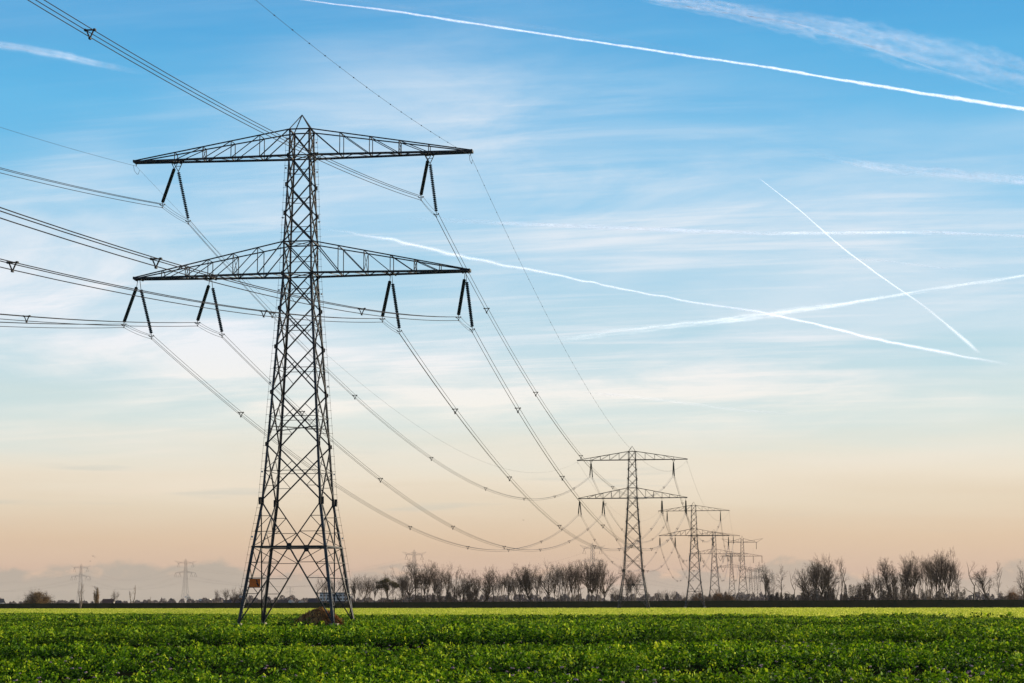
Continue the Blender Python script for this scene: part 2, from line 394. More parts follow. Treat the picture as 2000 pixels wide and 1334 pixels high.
# every plant is a small dome of leaves on a stem, so clumps and gaps form; lower leaves get darker tones
for (y0, y1, dens, nl, sz, R_) in ((16, 42, 3.5, 22, .11, .24), (42, 70, 3.6, 34, .11, .25), (70, 110, 3.0, 30, .135, .29), (110, 170, 2.5, 22, .18, .38), (170, 260, 1.7, 20, .21, .46), (260, 400, 0.8, 18, .31, .7), (400, 640, .32, 16, .46, 1.1)):
    x, y = scatter(y0, y1, dens, half, rg)
    k = y < EDGE1(x) + rg.normal(0, 0.8, len(x)); x, y = x[k], y[k]
    h, hol = canopy(x, y); k = rg.random(len(x)) > hol * .85
    for fx in (-1, 1):
        for fy in (-1, 1):                        # nothing grows right at the pylon footings
            f_ = P1v + np.array([fx * 4.9 * math.cos(YAW) + fy * 4.9 * math.sin(YAW), -fx * 4.9 * math.sin(YAW) + fy * 4.9 * math.cos(YAW)])
            k &= ~((np.abs(x - f_[0]) < 1.0) & (y - f_[1] > -5) & (y - f_[1] < 1.0))
    x, y, h = x[k], y[k], h[k]; h = h * rg.uniform(.6, 1.4, len(x)); n = len(x)
    tone = rg.normal(0, .14, n) + .35 * (vnoise(x, y, 2.5, 40) - .5)
    X = np.repeat(x, nl); Y = np.repeat(y, nl); Hh = np.repeat(h, nl); T_ = np.repeat(tone, nl); N = len(X)
    a = rg.random(N) * 2 * np.pi; t = rg.random(N) ** .75; rad = R_ * np.repeat(rg.uniform(.7, 1.2, n), nl) * np.sqrt(1 - t * t * .8) * rg.random(N) ** .5
    P = np.stack([X + rad * np.cos(a), Y + rad * np.sin(a), GZ + np.maximum(Hh * (.12 + .88 * t), .03)], 1)
    L = sz * rg.uniform(0.55, 1.5, N); W = L * rg.uniform(0.35, 0.7, N)
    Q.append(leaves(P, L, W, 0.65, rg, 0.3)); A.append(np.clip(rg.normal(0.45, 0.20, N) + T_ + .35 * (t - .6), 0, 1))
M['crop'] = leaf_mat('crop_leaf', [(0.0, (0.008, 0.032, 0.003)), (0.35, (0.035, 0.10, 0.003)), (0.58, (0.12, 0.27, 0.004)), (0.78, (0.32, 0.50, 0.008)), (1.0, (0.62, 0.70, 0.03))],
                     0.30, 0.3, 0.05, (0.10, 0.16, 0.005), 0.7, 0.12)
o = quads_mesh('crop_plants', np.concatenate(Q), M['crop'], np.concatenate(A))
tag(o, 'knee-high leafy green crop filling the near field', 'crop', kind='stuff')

# lilac flower heads standing over the crop
fl = MB(); rf = random.Random(8)
M['flower'] = mat('lilac_flower', (0.75, 0.48, 0.50), (0.5, 0.3, 0.34), 0.8)
cnt = 0; tries = 0
while cnt < 430 and tries < 60000:
    tries += 1
    y = 44 + 62 * rf.random() ** 1.6; x = rf.uniform(-1, 1) * half(y)
    hh, hl = canopy(np.array([x]), np.array([y])); w = 0.12 + 0.75 * (float(hl[0]) > 0.25) + 0.5 * (x / y > 0.12)
    w *= float(vnoise(np.array([x]), np.array([y]), 4.0, 30)[0]) * 1.5
    if rf.random() > w: continue
    z = GZ + max(float(hh[0]), 0.30) + rf.uniform(.02, .14); r = rf.uniform(.018, .032)
    fl.m = 1; fl.tube([(x, y, z - .28), (x + rf.uniform(-.03, .03), y, z)], .004, 3, False); fl.m = 0
    for k in range(rf.randint(2, 4)):
        c = Vector((x + rf.uniform(-.035, .035), y + rf.uniform(-.02, .02), z + rf.uniform(-.012, .02)))
        fl.tube([c + Vector((-r, 0, -r * .3)), c + Vector((-r * .4, 0, r * .25)), c + Vector((r * .4, 0, r * .3)), c + Vector((r, 0, -r * .25))], [r * .25, r * .5, r * .5, r * .25], 5)
    cnt += 1
tag(fl.build('wild_flowers', [M['flower'], M['crop']]), 'scattered lilac flower heads standing over the green crop', 'flowers', kind='stuff')

# pale sunlit crop beyond
Q = []; A = []
for (y0, y1, dens, sz) in ((140, 300, 22, .26), (300, 450, 10, .34), (450, 650, 5.5, .46), (650, 1100, 3.2, .62)):
    x, y = scatter(y0, y1, dens, half, rg)
    k = (y > EDGE1(x) + 1.2 + rg.normal(0, .5, len(x))) & (y < EDGE2(x) + rg.normal(0, 1.5, len(x))); x, y = x[k], y[k]
    z = GZ + 0.12 + 0.18 * vnoise(x, y, 1.5, 21) + 0.12 * rg.random(len(x)) - 0.1 * (vnoise(x, y, 9, 22) > 0.75)
    P = np.stack([x, y, z], 1); L = sz * rg.uniform(.7, 1.5, len(x)); W = L * rg.uniform(.3, .6, len(x))
    Q.append(leaves(P, L, W, 0.5, rg, 0.9)); A.append(np.clip(rg.normal(.5, .25, len(x)), 0, 1))
M['grain'] = leaf_mat('pale_crop_leaf', [(0.0, (0.12, 0.22, 0.01)), (0.5, (0.44, 0.52, 0.03)), (1.0, (0.85, 0.80, 0.2))], 0.55, 0.3, 0.03, (0.52, 0.54, 0.06), 0.7, 0.12)
o = quads_mesh('pale_crop_plants', np.concatenate(Q), M['grain'], np.concatenate(A))
tag(o, 'bright yellow-green crop in a strip below the dike', 'crop', kind='stuff')

# ------------------------------------------------------------------ lattice pylons
H = 52.0; ZC, ZU, ZLT, ZL, ZG, ZS = 50.30, 47.56, 38.53, 35.26, 12.09, 7.53
KN_Z = [-.5, ZS, ZG, ZL, ZLT, ZU, ZC]; KN_W = [4.904, 3.758, 3.047, 1.53, 1.49, 1.127, 1.085]
LU, LL = 17.714, 17.468
hw = lambda z: float(np.interp(z, KN_Z, KN_W))
FACES = (lambda a, w, z: Vector((a * w, -w, z)), lambda a, w, z: Vector((w, a * w, z)), lambda a, w, z: Vector((-a * w, w, z)), lambda a, w, z: Vector((-w, -a * w, z)))


def plate(mb, c, f, s):                                # gusset plate lying in the face
    w = Vector((0, -1, 0)) if f in (0, 2) else Vector((1, 0, 0))
    if f in (0, 2): mb.box(c, s, 0.03, s * 1.35)
    else: mb.box(c, 0.03, s, s * 1.35)


def body_bracing():
    b = MB()
    levels = [ZG, 17.78, 23.05, 27.7, 31.66, ZL]
    for f, P in enumerate(FACES):
        q = lambda a, z: P(a, hw(z), z)
        for i in range(5):                              # tall X panels
            z0, z1 = levels[i], levels[i + 1]; w0, w1 = hw(z0), hw(z1)
            b.bar(q(-1, z0), q(1, z1), .125); b.bar(q(1, z0), q(-1, z1), .125)
            zc = z0 + (z1 - z0) * w0 / (w0 + w1); b.bar(q(-1, zc), q(1, zc), .06)
            C = q(0, zc)
            for sgn in (-1, 1):
                lg = q(sgn, zc)
                for ze in (z0, z1):
                    e = q(sgn, ze); b.bar(lg, e.lerp(C, .5), .055)
                if i < 2: b.bar(q(sgn, z0 + (zc - z0) * .5), q(sgn, z0).lerp(C, .5), .05)
                plate(b, q(sgn, z1), f, .30)
        lv = [ZLT, 41.5, 44.5, ZU]
        for i in range(3):
            z0, z1 = lv[i], lv[i + 1]
            b.bar(q(-1, z0), q(1, z1), .12); b.bar(q(1, z0), q(-1, z1), .12); zc = (z0 + z1) / 2; b.bar(q(-1, zc), q(1, zc), .055)
            for sgn in (-1, 1): plate(b, q(sgn, z1), f, .34)
        for z0, z1 in ((ZL, ZLT), (ZU, ZC)):
            b.bar(q(-1, z0), q(1, z1), .11); b.bar(q(1, z0), q(-1, z1), .11)
            if z0 == ZL: zc = (z0 + z1) / 2; b.bar(q(-1, zc), q(1, zc), .05)
        for z in (ZL, ZLT, ZU, ZC): b.bar(q(-1, z), q(1, z), .12)
        # base section: V from the gussets to the middle of the waist strut, then down to the feet
        C = q(0, ZS); plate(b, C, f, .5)
        b.bar(q(-1, ZS), q(1, ZS), .15)
        for sgn in (-1, 1):
            plate(b, q(sgn, ZG), f, .55)
            G = q(sgn, ZG); b.bar(G, C, .12)
            T = q(sgn, -.2); b.bar(C, T, .125)
            lp = lambda t: q(sgn, ZG + (ZS - ZG) * t)
            for t in (.33, .67):
                b.bar(lp(t), G.lerp(C, t), .06)
                b.bar(lp(t + .33), G.lerp(C, t), .06)
            b.bar(lp(.33), G.lerp(C, .67).lerp(G.lerp(C, .33), 0.0), .001)
            lq = lambda t: q(sgn, ZS + (-.2 - ZS) * t)
            for k, t in enumerate((.2, .4, .6, .75, .88)):
                b.bar(lq(t), C.lerp(T, t), .06)
                b.bar(lq((0, .2, .4, .6, .75)[k]), C.lerp(T, t), .06)
    # plan bracing inside the body
    for z, t in ((ZS, .08), (19.6, .09), (ZL, .08), (ZLT, .06), (ZU, .08)):
        w = hw(z); b.bar((-w, -w, z), (w, w, z), t); b.bar((-w, w, z - .05), (w, -w, z - .05), t)
    w = hw(ZS)
    for i in range(4):
        a = FACES[i](0, w, ZS); c = FACES[(i + 1) % 4](0, w, ZS); b.bar(a, c, .08)
    return b


def arm(side, lower):
    L = LL if lower else LU; z0 = ZL if lower else ZU; z1 = ZLT if lower else ZC; w0 = hw(z0); wt0 = hw(z1)
    stations = [w0, 4.19, 6.82, 9.5, 11.93, 14.5, L] if lower else [w0, 4.2, 7.27, 10.3, 13.35, L]
    b = MB(); tw = .38
    hwid = lambda a: w0 + (tw - w0) * (a - w0) / (L - w0)
    bot = lambda a, s: Vector((side * a, s * hwid(a), z0))
    top = lambda a, s: Vector((side * a, s * (wt0 + (tw * .8 - wt0) * (a - w0) / (L - w0)), z1 + (z0 + .12 - z1) * (a - w0) / (L - w0)))
    for s in (-1, 1):
        b.bar(bot(w0, s), bot(L + .1, s), .20, .20); b.bar(top(w0, s), top(L, s), .11)
        for i, a in enumerate(stations[:-1]):
            if i: b.bar(bot(a, s), top(a, s), .075)
            if i < len(stations) - 2: b.bar(top(a, s), bot(stations[i + 1], s), .095 if i == 0 else .075)
            else: pass
    for i, a in enumerate(stations):
        b.bar(bot(a, -1), bot(a, 1), .085)
        if i and i < len(stations) - 1:
            b.bar(top(a, -1), top(a, 1), .06)
            if i in ((2, 4) if lower else (3,)):
                b.bar(bot(a, -1), top(a, 1), .05); b.bar(bot(a, 1), top(a, -1), .05)
    fine = []
    for i in range(len(stations) - 1):
        a0, a1 = stations[i], stations[i + 1]; k = 2 if a1 - a0 < 3.5 else 3
        fine += [a0 + (a1 - a0) * j / k for j in range(k)]
    fine.append(L)
    for i in range(len(fine) - 1):
        s = -1 if i % 2 else 1; b.bar(bot(fine[i], s), bot(fine[i + 1], -s), .06)
    b.box((side * (L + .05), 0, z0 + .05), .16, 2 * tw + .2, .26)
    for a in ((9.44, LL - .4) if lower else (13.3,)):    # heavier cross beams the strings hang from
        for o_ in (-.3, .3): b.bar(bot(min(a + o_, L), -1) + Vector((0, 0, -.12)), bot(min(a + o_, L), 1) + Vector((0, 0, -.12)), .14)
    return b


def string_mesh(n=25, r=.185):
    """insulator string of unit length along -Z with n glass sheds"""
    b = MB(); L = 5.0
    b.tube([(0, 0, 0), (0, 0, -L)], .03, 6)
    for i in range(n):
        z = -.12 - (L - .24) * i / (n - 1); prof = [(.035, .055), (.05, .02), (r, -.035), (r * .96, -.055), (.04, -.02)]
        o = len(b.v); k = 10
        for (rr, dz) in prof:
            for j in range(k): b.v.append((rr * math.cos(2 * math.pi * j / k), rr * math.sin(2 * math.pi * j / k), z + dz))
        for q in range(len(prof) - 1):
            for j in range(k): b.f.append((o + q * k + j, o + q * k + (j + 1) % k, o + (q + 1) * k + (j + 1) % k, o + (q + 1) * k + j)); b.mi.append(0)
    return b.mesh('insulator_string', M['glass'])


PHASES = [('upper left', -13.30, ZU, 5.53), ('upper right', 13.30, ZU, 5.53), ('outer lower left', -17.08, ZL, 5.41),
          ('inner lower left', -9.44, ZL, 5.41), ('inner lower right', 9.44, ZL, 5.41), ('outer lower right', 17.08, ZL, 5.41)]
TB = 4.57
CO = ((-.2, .10), (.2, .10), (0, -.26))                # triangular bundle: across, up


def yoke_mesh():
    b = MB()
    b.bar((-.22, 0, .0), (.22, 0, .0), .07, .05); b.bar((-.2, 0, 0), (-.2, 0, .12), .05); b.bar((.2, 0, 0), (.2, 0, .12), .05)
    b.bar((-.1, 0, 0), (0, 0, -.26), .04); b.bar((.1, 0, 0), (0, 0, -.26), .04); b.bar((0, 0, .0), (0, 0, .34), .05)
    for a, z in ((-.24, .08), (.24, .08), (0, -.27)): b.bar((a, -.16, z), (a, .16, z), .07)
    return b.mesh('yoke', M['fitting'])


def make_pylon():
    root = empty('lattice_pylon', (0, 0, 0))
    for sx in (-1, 1):
        for sy in (-1, 1):
            b = MB(); ks = list(zip(KN_Z, KN_W))
            for (z0, w0), (z1, w1) in zip(ks[:-1], ks[1:]):
                wd = .27 if z0 < ZG else (.23 if z0 < ZL else .17)
                b.angle((sx * w0, sy * w0, z0), (sx * w1, sy * w1, z1), wd, .045, (-sx, 0, 0), (0, -sy, 0))
                b.angle((sx * (w0 + .03), sy * (w0 + .03), z0), (sx * (w1 + .03), sy * (w1 + .03), z1), wd * .5, .03, (-sx, 0, 0), (0, -sy, 0)) if z0 < 0 else None
            b.build('leg', M['steel_leg'], root)
            c = MB(); c.box((sx * 4.86, sy * 4.89, -.28), .8, .8, .52); c.build('footing', M['concrete'], root)
    body_bracing().build('bracing', M['steel'], root)
    for lower in (False, True):
        for side in (-1, 1): arm(side, lower).build('crossarm', M['steel'], root)
    b = MB(); w = hw(ZC)
    for sx in (-1, 1):
        for sy in (-1, 1): b.bar((sx * w, sy * w, ZC), (0, 0, H), .08)
    b.build('peak', M['steel'], root)
    for (sx, sy) in ((-1, -1), (1, 1)):                 # climbing rail with step bolts outside two opposite legs
        b = MB(); off = .30
        pts = [(sx * (hw(z) + off), sy * (hw(z) + .05), z) for z in (2.6, ZS, ZG, ZL, ZU, ZC)]
        b.tube(pts, .014, 4); z = 2.8; k = 0
        while z < ZC:
            w = hw(z); b.bar((sx * (w - .05), sy * (w + .05), z), (sx * (w + off + .06), sy * (w + .05), z), .028); z += .78; k += 1
        b.m = 1
        for z in (2.6, 8.5, 15, 24, 33.5, 41, 46.2, 49.3): b.box((sx * (hw(z) + off * .6), sy * (hw(z) + .05), z), .16, .1, .16)
        b.build('climbing_rail', [M['steel'], M['plate']], root)
    sm = string_mesh(); ym = yoke_mesh()
    for name, a, z0, drop in PHASES:
        hz = z0 - .95; zb = z0 - drop + .34; ht = .72
        for s in (-1, 1):
            hb = MB(); top = (a, s * ht, hz)
            if z0 == ZU:
                hb.bar((a - .45, s * .55, z0 - .1), top, .06); hb.bar((a + .45, s * .55, z0 - .1), top, .06)
                hb.bar((a - .3, s * .6, z0 - .42), (a + .3, s * .6, z0 - .42), .05)
            else: hb.bar((a, s * .3, z0 - .05), top, .05)
            hb.build('hanger', M['steel'], root)
        for s in (-1, 1):
            p0 = Vector((a, s * ht, hz)); p1 = Vector((a, s * (TB - .06), zb)); d_ = p1 - p0
            st = bpy.data.objects.new('insulator_string', sm); COL.objects.link(st); st.parent = root
            st.location = p0; st.rotation_euler = (-d_).to_track_quat('Z', 'X').to_euler(); st.scale = (1, 1, d_.length / 5.0)
            yk = bpy.data.objects.new('yoke', ym); COL.objects.link(yk); yk.parent = st
            Mw = Matrix.Translation(p0) @ st.rotation_euler.to_matrix().to_4x4() @ Matrix.Diagonal((1, 1, d_.length / 5.0, 1))
            want = Matrix.Translation((a, s * TB, zb - .34))
            yk.matrix_local = Mw.inverted() @ want
    # earth wire jumpers under the arm tips
    for s in (-1, 1):
        b = MB(); a = s * (LU - .1)
        b.bar((a, -.3, ZU), (a, 0, ZU - .4), .04); b.bar((a, .3, ZU), (a, 0, ZU - .4), .04)
        b.tube([(a, -.9, ZU - .5), (a, -.6, ZU - 1.0), (a + .1, 0, ZU - 1.25), (a, .7, ZU - 1.1), (a, 1.2, ZU - .55)], .02, 4); b.build('earth_wire_clamp', M['fitting'], root)
    return root


YAW = 0.1310
P1 = Vector((-21.618, 209.10, 0)); P2 = P1 + 461.1 * Vector((math.sin(YAW), math.cos(YAW), 0))
py1 = make_pylon(); py1.location = P1; py1.rotation_euler = (0, 0, -YAW)
tag(py1, 'nearest and largest dark steel lattice pylon, standing in the green field', 'pylon', 'pylons of the near power line')
LINE = [dict(p=P1, s=1.0), dict(p=P2, s=1.0), dict(p=Vector((83.9, 960, 0)), s=.925), dict(p=Vector((137.1, 1413.9, 0)), s=.985)]
for k, lab in ((1, 'second nearest lattice pylon, standing at the far edge of the pale crop'),
               (2, 'third lattice pylon in the row, its feet just in front of the dike'),
               (3, 'fourth lattice pylon in the row, rising behind the orange shrubs')):
    c = copy_tree(py1); c.location = LINE[k]['p']; c.scale = (LINE[k]['s'],) * 3; c['label'] = lab

# ---- second pylon type: upswept upper arm, flat lower arm
def make_upswept(kind=0):
    """unit design 52 m high"""
    root = empty('swept_arm_pylon', (0, 0, 0)); Hh = 52.0; th = .5 if kind == 0 else 1.25; ms = M['steel_hazed' if kind == 0 else 'steel']
    kz = [0, 9, 20, 36, 47, 50]; kw = [4.6, 3.4, 2.3, 1.35, 1.05, .9]; f = lambda z: float(np.interp(z, kz, kw))
    for sx in (-1, 1):
        for sy in (-1, 1):
            b = MB()
            for z0, z1 in zip(kz[:-1], kz[1:]): b.bar((sx * f(z0), sy * f(z0), z0), (sx * f(z1), sy * f(z1), z1), .24 * th)
            b.build('leg', ms, root)
    b = MB(); lv = [0, 5.5, 11, 16, 20.5, 24.5, 28, 31, 33.8, 36.5, 39, 41.5, 44, 47, 50]
    for P in FACES:
        for z0, z1 in zip(lv[:-1], lv[1:]):
            b.bar(P(-1, f(z0), z0), P(1, f(z1), z1), .13 * th); b.bar(P(1, f(z0), z0), P(-1, f(z1), z1), .13 * th)
        for z in (11, 20.5, 36.5, 39, 47): b.bar(P(-1, f(z), z), P(1, f(z), z), .12 * th)
    b.build('bracing', ms, root)
    b = MB()
    for sx in (-1, 1):
        for sy in (-1, 1): b.bar((sx * .9, sy * .9, 50), (0, 0, Hh), .1)
    b.build('peak', ms, root)
    ins = MB()
    for s in (-1, 1):
        b = MB(); a1, a2 = (9.0, 13.2) if kind == 0 else (11.0, 15.5)
        for t in (-1, 1):
            b.bar((s * 1, t * 1.05, 47), (s * a1, t * .5, 47), .17 * th); b.bar((s * 1, t * .9, 50), (s * a1, t * .5, 47.1), .12 * th)
            b.bar((s * a1, t * .5, 47), (s * a2, t * .2, 49.8), .13 * th); b.bar((s * 1.0, t * 1.0, 47.3), (s * a2, t * .2, 49.9), .11 * th)
            for k in (3.5, 6, 8.5): b.bar((s * k, t * .8, 47), (s * (k + 1.2), t * .8, 47.3 + 2.5 * (k + 1.2) / a2), .07); b.bar((s * k, t * .8, 47), (s * (k - 1.2), t * .8, 50 - 3 * (k - 1.2) / a1), .07)
        b.build('crossarm', ms, root)
        b = MB(); L2 = 15.0 if kind else 12.3
        for t in (-1, 1):
            b.bar((s * 1.3, t * 1.3, 36.5), (s * L2, t * .4, 36.5), .17 * th); b.bar((s * 1.2, t * 1.2, 39), (s * L2, t * .4, 36.6), .12 * th)
            for k in range(1, 6):
                a = 1.3 + (L2 - 1.3) * k / 6; zt = 39 - 2.4 * k / 6; a0 = 1.3 + (L2 - 1.3) * (k - 1) / 6
                b.bar((s * a, t * .8, 36.5), (s * a, t * .8, zt), .07); b.bar((s * a, t * .8, 36.5), (s * a0, t * .8, zt + .4), .07)
        b.build('crossarm', ms, root)
        for (a, z) in ((a1 - .3, 47), (L2 - .2, 36.5), (8.2 if kind else 7.2, 36.5)):
            b = MB()
            if kind == 0:   # inverted V strings
                b.tube([(s * a, 0, z), (s * a - 1.4, .3, z - 4.0)], .10, 5); b.tube([(s * a, 0, z), (s * a + 1.4, -.3, z - 4.0)], .10, 5)
                b.bar((s * a - 1.5, .3, z - 4.1), (s * a + 1.5, -.3, z - 4.1), .08)
            elif kind == 1: b.tube([(s * a, 0, z), (s * a, 0, z - 5.2)], .2, 5)
            else:           # V strings
                b.tube([(s * a - 2.2, 0, z), (s * a, 0, z - 4.6)], .17, 5); b.tube([(s * a + 2.2 * (a < 10 or 1), 0, z), (s * a, 0, z - 4.6)], .17, 5)
            b.build('insulator_string', M['glass'], root)
    return root


LB = [(194.9, 1852.2, 47.2, 'fifth pylon in the row, shorter, with pairs of insulators in V shape'),
      (255.5, 2312.0, 75.3, 'tallest of the far pylons, upswept arms above its neighbours'),
      (321.9, 2816.1, 51.0, 'faint pylon just right of the tall upswept pylon'),
      (380.5, 3261.1, 56.3, 'very faint pylon, second from last in the row'),
      (432.3, 3653.9, 61.0, 'faintest last pylon of the row beside the dark tree')]
UB = {0: make_upswept(0), 1: make_upswept(1), 2: make_upswept(2)}
used = set()
def place_up(kind, x, y, h, rz, lab, grp):
    o = UB[kind] if kind not in used else copy_tree(UB[kind]); used.add(kind)
    o.location = (x, y, GZ); o.rotation_euler = (0, 0, rz); s = (h - GZ) / 52.0; o.scale = (s, s, s); tag(o, lab, 'pylon', grp); return o
for i, (x, y, h, lab) in enumerate(LB): place_up(2 if i == 0 else 1, x, y, h, -YAW, lab, 'pylons of the near power line')
FAR = []
for (u, v, D, lab) in ((158.4, 1101.5, 2557, 'grey distant pylon behind the forked dead tree, left part of the horizon'),
                       (362.9, 1091.5, 2331, 'grey distant pylon above the small white windmill'),
                       (809, 1073.5, 1954, 'distant pylon top rising behind the tall bare trees left of centre'),
                       (1157, 1060, 1719, 'distant pylon behind the wide fan-shaped trees left of the second near pylon')):
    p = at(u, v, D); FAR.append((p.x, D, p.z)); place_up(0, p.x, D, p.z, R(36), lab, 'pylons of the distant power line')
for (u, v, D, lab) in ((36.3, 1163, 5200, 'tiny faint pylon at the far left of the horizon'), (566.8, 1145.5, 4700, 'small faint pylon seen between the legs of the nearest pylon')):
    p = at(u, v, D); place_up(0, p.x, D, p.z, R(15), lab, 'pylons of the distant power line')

# ------------------------------------------------------------------ wires
def frame(p, yaw, s, a, t, z):
    return Vector((p.x + s * (a * math.cos(yaw) + t * math.sin(yaw)), p.y + s * (-a * math.sin(yaw) + t * math.cos(yaw)), z * s))


def sagline(A, B, sag, n=64):
    return [A.lerp(B, i / n) - Vector((0, 0, 4 * sag * (i / n) * (1 - i / n))) for i in range(n + 1)]


def spacer_mesh():
    b = MB(); P = [Vector((a, 0, z)) for a, z in CO]
    b.bar(P[0], P[1], .055, ext=.05); b.bar(P[0].lerp(P[1], .1), P[2], .05); b.bar(P[1].lerp(P[0], .1), P[2], .05)
    for p in P: b.bar(p + Vector((0, -.08, 0)), p + Vector((0, .08, 0)), .085)
    return b.mesh('spacer', M['fitting'])
SPM = spacer_mesh()
SP_OFF = {'upper left': .42, 'upper right': .30, 'outer lower left': .35, 'inner lower left': .5, 'inner lower right': .22, 'outer lower right': .4}


def bundle(A, B, sag, lab, grp, rad, dists, sp_scale=1.0):
    root = empty('conductor_bundle', A); tag(root, lab, 'cable', grp)
    for a, z in CO:
        o_ = Vector((a * math.cos(YAW), -a * math.sin(YAW), z))
        b = MB(); b.tube([p + o_ - A for p in sagline(A, B, sag)], rad, 4); b.build('wire', M['wire'], root)
    L = (B - A).length
    for dd in dists:
        t = dd / L
        if t > .98: continue
        p = A.lerp(B, t) - Vector((0, 0, 4 * sag * t * (1 - t)))
        s = bpy.data.objects.new('spacer', SPM); COL.objects.link(s); s.parent = root; s.location = p - A; s.rotation_euler = (0, 0, -YAW); s.scale = (sp_scale,) * 3
    return root


P0 = P1 - 430 * Vector((math.sin(YAW), math.cos(YAW), 0))
names = ['nearest pylon', 'second pylon', 'third pylon', 'fourth pylon']
for (nm, a, z0, drop) in PHASES:
    z = z0 - drop
    A = frame(P1, YAW, 1, a, -TB, z); B = frame(P0, YAW, 1, a, TB, z)
    bundle(A, B, 14.7, 'triple cable from the %s insulator of the nearest pylon towards the viewer' % nm, 'cables over the near field', .027, (47, 98.8, 150), 1.25)
    A = frame(P1, YAW, 1, a, TB, z); B = frame(P2, YAW, 1, a, -TB, z)
    bundle(A, B, 16.4, 'triple cable from the %s insulator of the nearest pylon to the second pylon' % nm, 'cables from first to second pylon', .028, (36.5, 86, 152, 219, 283, 350, 402), 1.5)
    # short lead between the two strings of every pair on the nearest pylons
    for k in (0, 1):
        p = LINE[k]['p']; A = frame(p, YAW, 1, a, -TB, z); B = frame(p, YAW, 1, a, TB, z)
        r_ = empty('jumper_cable', A); tag(r_, 'short triple cable below the %s insulator pair of the %s' % (nm, names[k]), 'cable', 'short cables below the insulators')
        for c_, zz in CO:
            o_ = Vector((c_ * math.cos(YAW), -c_ * math.sin(YAW), zz)); b = MB(); b.tube([q_ + o_ - A for q_ in sagline(A, B, .12, 10)], .02, 4); b.build('wire', M['wire'], r_)
    for k in (1, 2):
        s0, s1 = LINE[k]['s'], LINE[k + 1]['s']
        A = frame(LINE[k]['p'], YAW, s0, a, TB, z); B = frame(LINE[k + 1]['p'], YAW, s1, a, -TB, z)
        bundle(A, B, 14.5, 'triple cable at the %s position between %s and %s' % (nm, names[k], names[k + 1]), 'cables between the farther pylons', .03, (36, 90, 150, 215, 270), 1.8)
for s, nm in ((-1, 'left'), (1, 'right')):
    a = s * (LU - .1); z = ZU - .4
    for k, (pa, sa, pb, sb, sag, lab) in enumerate(((P1, 1, P0, 1, 14.16, 'thin single wire from the upper %s arm tip of the nearest pylon towards the viewer' % nm),
                                      (P1, 1, P2, 1, 14.2, 'thin single wire from the upper %s arm tip of the nearest pylon to the second' % nm),
                                      (P2, 1, LINE[2]['p'], LINE[2]['s'], 10.5, 'thin single wire between the upper %s arm tips of second and third pylon' % nm),
                                      (LINE[2]['p'], LINE[2]['s'], LINE[3]['p'], LINE[3]['s'], 10.5, 'thin single wire between the upper %s arm tips of third and fourth pylon' % nm))):
        A = frame(pa, YAW, sa, a, 0, z); B = frame(pb, YAW, sb, a, 0, z)
        r_ = empty('earth_wire', A); tag(r_, lab, 'cable', 'thin wires along the arm tips')
        b = MB(); b.tube([q_ - A for q_ in sagline(A, B, sag, 80)], .014 if k < 2 else .02, 4); b.build('wire', M['wire'], r_)
        if s == 1 and k < 3:
            mm = MB(); mm.tube([(-.05, 0, 0), (0, 0, .0), (.05, 0, 0)], [.02, .055, .02], 6); me = mm.mesh('line_marker', M['fitting'])
            L = (B - A).length; n = min(95, int(L / 4.8))
            for i in range(1, n):
                t = i * 4.8 / L; mo = bpy.data.objects.new('line_marker', me); COL.objects.link(mo); mo.parent = r_
                mo.location = A.lerp(B, t) - Vector((0, 0, 4 * sag * t * (1 - t))) - A
# farther spans: one line per phase
seq = [(137.1, 1413.9, 51.2, 0)] + [(x, y, h, 1) for x, y, h, _ in LB]
for k in range(len(seq) - 1):
    (xa, ya, ha, ta), (xb, yb, hb, tb) = seq[k], seq[k + 1]
    for nm, a, zr, _ in (('upper left', -12, .82, 0), ('upper right', 12, .82, 0), ('outer lower left', -15, .62, 0), ('inner lower left', -8.3, .62, 0), ('inner lower right', 8.3, .62, 0), ('outer lower right', 15, .62, 0)):
        A = Vector((xa + a * math.cos(YAW), ya - a * math.sin(YAW), ha * zr)); B = Vector((xb + a * math.cos(YAW), yb - a * math.sin(YAW), hb * zr))
        b = MB(); b.tube([q_ - A for q_ in sagline(A, B, 13, 24)], .035, 3)
        o = b.build('power_cable', M['wire']); o.location = A
        tag(o, 'hair-thin far cable at the %s position between %s and %s pylon' % (nm, ('fourth', 'fifth', 'sixth', 'seventh', 'eighth')[k], ('fifth', 'sixth', 'seventh', 'eighth', 'ninth')[k]), 'cable', 'hair-thin cables of the farthest spans')
dx = Vector((math.cos(R(36)), math.sin(R(36)), 0))
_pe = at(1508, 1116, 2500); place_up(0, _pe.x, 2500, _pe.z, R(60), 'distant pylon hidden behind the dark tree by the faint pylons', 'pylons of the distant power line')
fp = [(FAR[0][0] - 330, FAR[0][1] + 440, 52)] + FAR + [(_pe.x, 2500, _pe.z)]
fn = ['the left edge of the view', 'the first distant pylon', 'the second distant pylon', 'the third distant pylon', 'the fourth distant pylon', 'the pylon behind the dark tree']
for k in range(len(fp) - 1):
    for nm, a, zr in (('upper left', -10.7, .83), ('upper right', 10.7, .83), ('outer lower left', -13.8, .62), ('inner lower left', -8.2, .62), ('inner lower right', 8.2, .62), ('outer lower right', 13.8, .62)):
        A = Vector((fp[k][0], fp[k][1], fp[k][2] * zr)) + dx * a; B = Vector((fp[k + 1][0], fp[k + 1][1], fp[k + 1][2] * zr)) + dx * a
        b = MB(); b.tube([q_ - A for q_ in sagline(A, B, 13, 24)], .028, 3)
        o = b.build('distant_cable', M['wire']); o.location = A
        tag(o, 'faint distant cable, %s, between %s and %s' % (nm, fn[k].replace('the ', ''), fn[k + 1].replace('the ', '')), 'cable', 'faint cables of the distant power line')

